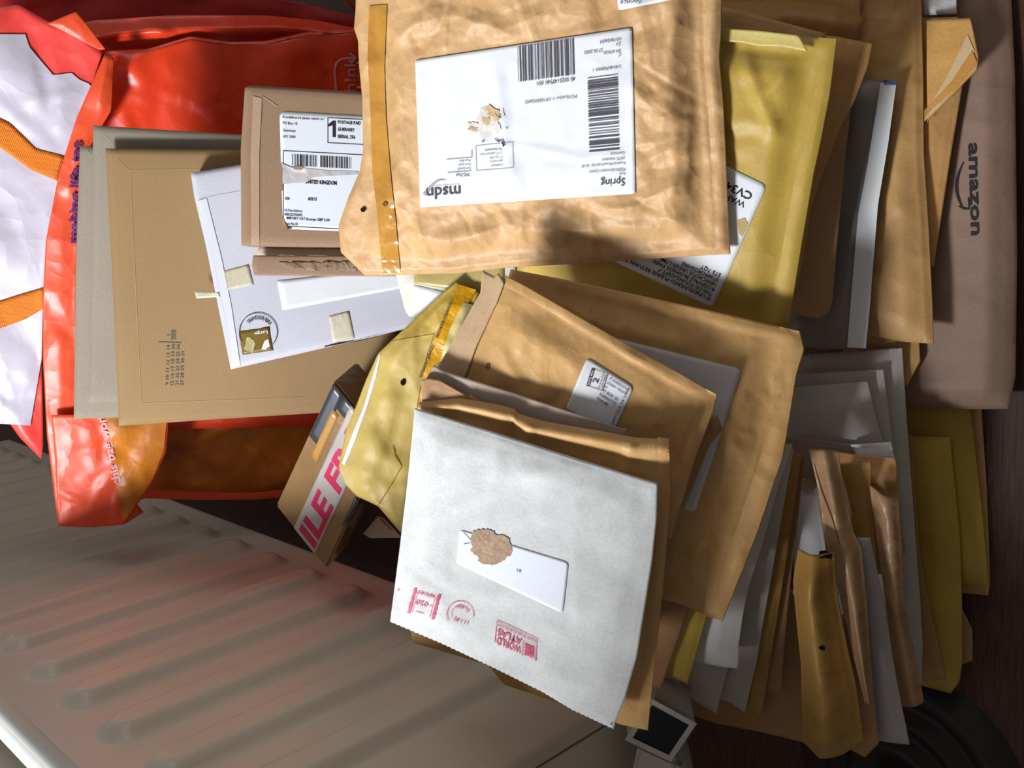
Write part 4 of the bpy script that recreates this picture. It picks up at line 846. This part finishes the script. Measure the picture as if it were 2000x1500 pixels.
k = Ink(line_frame((874, 690), (.42, -.91))); k.text('Adhesive Plus', 2, 8, 4.5, 60); k.done(ye, 'lettering', INKGREY, ye.o, .0026)
tf = strip(ye, [(766, 666), (740, 692), (717, 742), (698, 792), (679, 840), (665, 911), (680, 948), (700, 968), (740, 986), (784, 1038)], [(848, 652), (835, 690), (826, 728), (815, 790), (806, 850), (800, 900), (795, 940), (790, 980), (788, 1010), (786, 1038)], 'opened_flap', mat('pale yellow flap', (.60, .44, .12), .5, .06, 18, .03, .1, 700, .10, 26, .45), .0013, 60, k=16)
strip(ye, [(741, 692), (728, 735), (712, 790), (684, 860), (668, 905)], [(744, 693), (735, 735), (719, 790), (691, 868), (674, 908)], 'peel_strip', LABEL, .0022, 30)
blob(ye, ragged(788, 746, 5.5, 7, 14, .05, 50, .2), 'hole', HOLE, .0022)
k = Ink(lambda q: q); k.stroke(resample([(768, 869), (773, 890), (785, 909)], 10), [1, 2, 3, 3, 3, 3, 3, 2.5, 2, 2]); k.done(ye, 'crease', flat('deep yellow crease', (.36, .17, .03)), ye.o, .0022); k = Ink(lambda q: q); k.stroke(resample([(785, 910), (765, 945), (740, 985)], 14), 1.6); k.done(ye, 'crease', flat('deep yellow crease', (.36, .17, .03)), ye.o, .0022)
cs = env('paper_scrap', 'small cream torn paper corner with a red line, below the yellow torn envelope', [(738, 1008), (720, 1030), (709, 1042)], [(782, 1046), (790, 1052), (786, 1056)], mat('cream scrap', (.70, .64, .55), .6, .06, 30), T=[(738, 1008), (750, 1012), (782, 1046)], B=[(709, 1042), (724, 1051), (786, 1050)], thick=.001, puff=0, edge=.0006, crum=(2, .0008), wav=.0005, cat='paper', prior=(.7, 0), rng=(.5, .4), nu=14, nv=12)
strip(cs, [(740, 1012), (762, 1034)], [(744, 1011), (768, 1036)], 'red_line', INKPINK, .0009, 8)

# ------------------------------------------------------------------ right of centre: kraft stack under the white one
MID = dict(prior=(.85, -.1), rng=(.35, .3))
env('padded_envelope', 'short olive yellow envelope end below the big kraft corner, over pale envelopes', [(1250, 1000), (1300, 1316)], [(1440, 1000), (1381, 1202), (1343, 1335)], OLIVE, B=[(1240, 1290), (1303, 1317), (1343, 1335)], thick=.004, puff=.005, crum=(10, .001), nu=34, nv=44, **MID)
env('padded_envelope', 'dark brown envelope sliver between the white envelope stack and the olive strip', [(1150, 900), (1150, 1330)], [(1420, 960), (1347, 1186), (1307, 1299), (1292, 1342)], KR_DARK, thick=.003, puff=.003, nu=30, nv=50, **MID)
k1 = env('padded_envelope', 'large tan kraft envelope with wrinkled right border and a plain mauve label, right of centre', [(998, 526), (930, 760), (860, 1060)], [(1562, 647), (1571, 682), (1556, 732), (1545, 800), (1530, 890), (1480, 1040), (1440, 1140), (1411, 1213)], KR_TAN,
         T=[(998, 526), (1100, 545), (1222, 571), (1400, 609), (1562, 647)], B=[(860, 1060), (1120, 1120), (1325, 1178), (1370, 1196), (1411, 1213)], thick=.003, puff=.004, flange=(0, .02, .014, .012), folds=[([(1540, 668), (1536, 720), (1524, 790), (1480, 920), (1432, 1060), (1392, 1196)], 9, -.0032), ([(1010, 552), (1230, 604), (1400, 640), (1545, 672)], 12, -.0022), ([(1508, 728), (1520, 762), (1526, 792)], 14, .0035), ([(1462, 918), (1482, 924), (1504, 944)], 16, .003), ([(1340, 1090), (1370, 1062), (1402, 1066)], 18, .0028), ([(1350, 1120), (1372, 1140), (1398, 1148)], 12, .0022), ([(1480, 760), (1520, 800)], 14, .0022), ([(1350, 1110), (1356, 1150)], 10, .0025)], crum=(120, .0020), wav=.002, nu=110, nv=110, seams=[('R', 42)], calm=[([(1200, 640), (1460, 715), (1365, 1010), (1100, 930)], .3)], **MID)
patch(k1, Frame([(1160, 650), (1450, 721), (1358, 1000), (1090, 930)], 290, 290), 290, 290, 'mauve_label', LABELMAUVE, nx=30, ny=30, rad=8, off=.0013)
env('padded_envelope', 'brown envelope whose pointed corner shows right of the postage labelled one', [(1000, 700), (960, 1050)], [(1402, 812), (1411, 838), (1385, 869), (1355, 947), (1330, 1010), (1296, 1170)], KR_BROWN, T=[(1000, 690), (1200, 750), (1402, 812)], thick=.002, puff=.002, crum=(10, .0010), **MID)
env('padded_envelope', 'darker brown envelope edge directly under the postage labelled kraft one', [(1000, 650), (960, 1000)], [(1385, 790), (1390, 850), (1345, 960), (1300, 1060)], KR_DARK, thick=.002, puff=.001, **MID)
k2 = env('padded_envelope', 'kraft envelope with a small white second class postage label and a pointed top tip', [(980, 542), (940, 640), (899, 738), (860, 830)], [(1400, 771), (1394, 800), (1360, 890), (1310, 1052)], KR_TAN,
         T=[(980, 534), (1030, 560), (1120, 612), (1240, 681), (1330, 730), (1400, 771)], thick=.003, puff=.003, flange=(.01, .016, .012, 0), folds=[([(1040, 590), (1120, 640), (1230, 705), (1380, 792)], 12, -.0024), ([(1376, 790), (1345, 850), (1318, 930)], 10, -.0026), ([(1225, 690), (1240, 700), (1262, 706)], 12, .003), ([(960, 660), (990, 600), (1015, 570)], 22, .0018), ([(1010, 700), (1040, 640), (1060, 615)], 24, .0016), ([(1372, 800), (1362, 790), (1372, 784)], 9, .0025)], crum=(60, .0014), wav=.0015, nu=90, nv=70, seams=[('R', 26), ('T', 20)], calm=[([(1140, 690), (1240, 750), (1200, 860), (1100, 820)], .3)], **MID)
kf = env('opened_flap', None, [(944, 528), (939, 571), (900, 640), (862, 706), (850, 712), (846, 740)], [(986, 552), (972, 590), (930, 680), (912, 730), (906, 742)], mat('kraft flap', (.55, .37, .21), .52, .08, 12, .04, .1, 700, .08, 24, .4), T=[(944, 528), (966, 540), (974, 533), (986, 552)], thick=.001, puff=0, crum=(8, .001), wav=.001, plane=Plane(k2.pl.N, k2.pl.k - .002), nu=20, nv=34); kf.o.parent = k2.o
blob(k2, ragged(953, 715, 4.5, 5.5, 12, .06, 60), 'hole', flat('hole brown', (.16, .08, .03)), .0012)
f = Frame([(1147, 698), (1238, 756), (1196, 850), (1104, 800)], 108, 104)
lb = patch(k2, f, 108, 104, 'postage_label', LABEL, nx=20, ny=18, rad=9, off=.0011)
F2 = line_frame((1145, 753), (.30, -.954))
k = Ink(F2)
k.frame_box(0, 0, 36, 34, 1.0); k.quad(0, 0, 36, 6.5, 6, 2); k.text('2', 10, 20, 11, 10, .01); k.text('Postage Paid', 2, 26, 3.4, 32); k.text('HQ 9352', 5, 32, 4, 27, .01)
k.done(k2, 'lettering', mat('plum print', (.085, .04, .06), .6), lb, .0019)
k = Ink(F2); k.text('ROYAL MAIL', 3, 5.2, 3.6, 30, .015); k.done(k2, 'reversed_lettering', LABEL, lb, .0024)
k = Ink(line_frame((1190, 741), (.85, .52)))
for i, (t, w_) in enumerate((('If undelivered', 42), ('please return', 42), ('to', 6), ('PO BOX 101', 36), ('WARRINGTON', 38), ('WA4 6PE', 26))): k.text(t, 0 - i * .5, i * 9.2, 5.4, w_, .012 if i > 2 else 0)
k.done(k2, 'lettering', INKSOFT, lb, .0019)
k = Ink(line_frame((1196, 832), (.42, -.9))); k.text('24477Q4-24 2406', 0, 0, 5, 80); k.done(k2, 'lettering', INKSOFT, lb, .0019)

# the tan envelope tucked below the white one
env('padded_envelope', 'golden tan envelope showing only as a strip below the white envelope edge', [(835, 960), (815, 1150), (803, 1225)], [(1240, 1010), (1190, 1410)], OLIVE_D, B=[(803, 1228), (806, 1253), (865, 1270), (955, 1297), (985, 1335), (1085, 1368), (1110, 1380), (1190, 1410)], thick=.002, puff=.001, nu=50, nv=40, **MID)
# open brown envelope behind the white one: front ply, and its back ply standing higher
ob_ = env('padded_envelope', 'open topped brown envelope standing behind the white one, its rolled rim lit',
          [(822, 784), (815, 900), (800, 1100)], [(1308, 857), (1311, 960), (1297, 1130), (1280, 1290), (1266, 1425)], KR_TAN,
          T=[(822, 784), (900, 776), (976, 789), (1008, 798), (1013, 806), (1060, 820), (1107, 829), (1178, 841), (1240, 853), (1308, 857)],
          B=[(800, 1100), (1000, 1300), (1210, 1413), (1266, 1425)], thick=.003, puff=.002, folds=[([(1010, 800), (1002, 850), (1010, 900)], 26, -.004), ([(1040, 812), (1030, 850)], 18, .003), ([(1240, 856), (1232, 880), (1295, 890)], 14, .003)], crum=(40, .0014), wav=.0015, bends=[('v', .03, .03, .007)], maxh=.0112, nu=70, nv=80, seams=[('R', 24)], prior=(.85, -.15), rng=(.35, .3))
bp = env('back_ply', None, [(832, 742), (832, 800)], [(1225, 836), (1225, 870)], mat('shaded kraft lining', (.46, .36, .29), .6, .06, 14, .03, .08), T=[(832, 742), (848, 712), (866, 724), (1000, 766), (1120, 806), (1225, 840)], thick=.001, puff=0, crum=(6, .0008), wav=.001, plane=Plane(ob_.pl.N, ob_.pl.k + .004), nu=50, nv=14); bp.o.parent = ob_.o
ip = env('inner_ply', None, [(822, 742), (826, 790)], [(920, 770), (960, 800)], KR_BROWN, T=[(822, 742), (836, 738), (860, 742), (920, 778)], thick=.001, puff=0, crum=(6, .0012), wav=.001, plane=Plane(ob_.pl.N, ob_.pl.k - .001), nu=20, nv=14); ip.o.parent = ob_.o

# ------------------------------------------------------------------ the white envelope on top
we_ = env('paper_envelope', 'white fibrous envelope with pink franking marks and a torn brown spot, front centre',
          [(811, 797), (806, 850), (800, 910), (783, 1060), (763, 1213)], [(1285, 944), (1283, 1010), (1275, 1090), (1245, 1280), (1222, 1360), (1198, 1422)], TYVEK,
          T=[(811, 797), (960, 842), (1120, 893), (1285, 944)], B=[(763, 1213), (860, 1254), (965, 1303), (1060, 1350), (1120, 1386), (1198, 1422)], thick=.003, puff=.003, crum=(30, .0010), wav=.002, serr=('B', .9, 90), nu=100, nv=90, prior=(.85, -.1), rng=(.35, .3), calm=[([(880, 1020), (1120, 1020), (1120, 1210), (880, 1210)], .3)])
f = Frame([(899, 1034), (1111, 1098), (1100, 1198), (892, 1100)], 212, 84)
lb = patch(we_, f, 212, 84, 'window_label', mat('bluish white label', (.78, .82, .90), .5, .03, 8, .02, .04), nx=40, ny=20, rad=7, off=.0007)
k = Ink(line_frame((1009, 1116), (.97, .22))); k.text('UK', 0, 0, 6.5, 10); k.done(we_, 'lettering', INKSOFT, lb, .0012)
_a = np.linspace(0, 2 * math.pi, 60, endpoint=False); _r = 36 * (1 + .13 * np.sin(2 * _a + .6) + .10 * np.sin(3 * _a + 2) + .05 * np.sin(7 * _a) + .035 * np.random.RandomState(91).randn(60))
blob(we_, np.stack([958 + _r * np.cos(_a) * 1.02, 1068 + _r * np.sin(_a)], 1), 'torn_spot', mat('torn brown spot', (.46, .32, .22), .85, .15, 60, .1, .3, 200, .1, 70, .1), .0012, lb)
k = Ink(lambda q: q); k.stroke([(905, 1038), (913, 1046), (920, 1056)], 1); k.stroke([(906, 1062), (918, 1060)], 1); k.done(we_, 'fibres', INKSOFT, lb, .0014)
# pink franking: meter frame, date ring, slogan box (all read the other way up)
QF = line_frame((850, 1213), (-.966, -.259))
k = Ink(QF)
for x0, x1, yy0, yy1 in ((2, 10, 2, 52), (50, 58, 2, 52)):
    rs = np.random.RandomState(int(x0) + 1)
    for yy in np.arange(yy0, yy1, 2.2): k.quad(x0 + rs.rand() * 1.5, yy, x1 - rs.rand() * 2.5, yy + 1.9)
k.text('PBP01802', 14, 49, 6, 34, .015); k.text('020', 22, 31, 8.5, 24, .012); k.text('=', 14, 30, 7, 6); k.quad(26, 8, 42, 9.2, 4, 1); k.quad(12, 4, 12.8, 46, 1, 6); k.quad(47.2, 4, 48, 46, 1, 6)
k.done(we_, 'franking_meter_mark', INKPINK, we_.o, .0013)
ctr = (899, 1200)
k = Ink(lambda q: q); k.arc(ctr[0], ctr[1], 26, 152, 372, 1.2, 40); k.arc(ctr[0], ctr[1], 17, 160, 350, .8, 30); k.done(we_, 'date_ring', INKPINK, we_.o, .0013)
k = Ink(line_frame((914, 1217), (-.966, -.259))); k.text('11.1.82', 0, 4, 6.5, 29, .01); k.done(we_, 'date_lettering', INKPINK, we_.o, .0013)
k = Ink(line_frame((899, 1200), (1, 0))); round_text('LUTON', 19, 330, 250, 6.5, k); k.done(we_, 'date_lettering', INKPINK, we_.o, .0013)
SF = Frame([(1046, 1293), (966, 1262), (971, 1211), (1049, 1247)], 84, 50)
k = Ink(SF); k.stroke([(0, 2), (0, 49), (84, 49), (84, 8)], 1.6); k.stroke([(28, 2), (28, 33), (4, 33), (4, 4)], 1)
k.text('WORLD', 31, 19, 13, 50, .02); k.text('ATLAS', 31, 35, 13, 50, .02); k.text('Discover the way you see the world', 3, 44, 5.2, 78, .012)
for i in range(4):
    k.stroke(resample([(7, 6 + i * 7), (14, 9 + i * 6), (25, 7 + i * 7)], 6), 2.4)
k.text('DK', 6, 28, 18, 19, .05)
k.done(we_, 'slogan_mark', INKPINK, we_.o, .0013)
k = Ink(line_frame((783, 1146), (-.95, -.3))); k.text('*', 0, 0, 10, 5); k.done(we_, 'star_mark', INKPINK, we_.o, .0013)
blob(we_, ragged(1194, 1413, 1.6, 1.6, 8, .05, 70), 'ink_dot', INK, .0014)
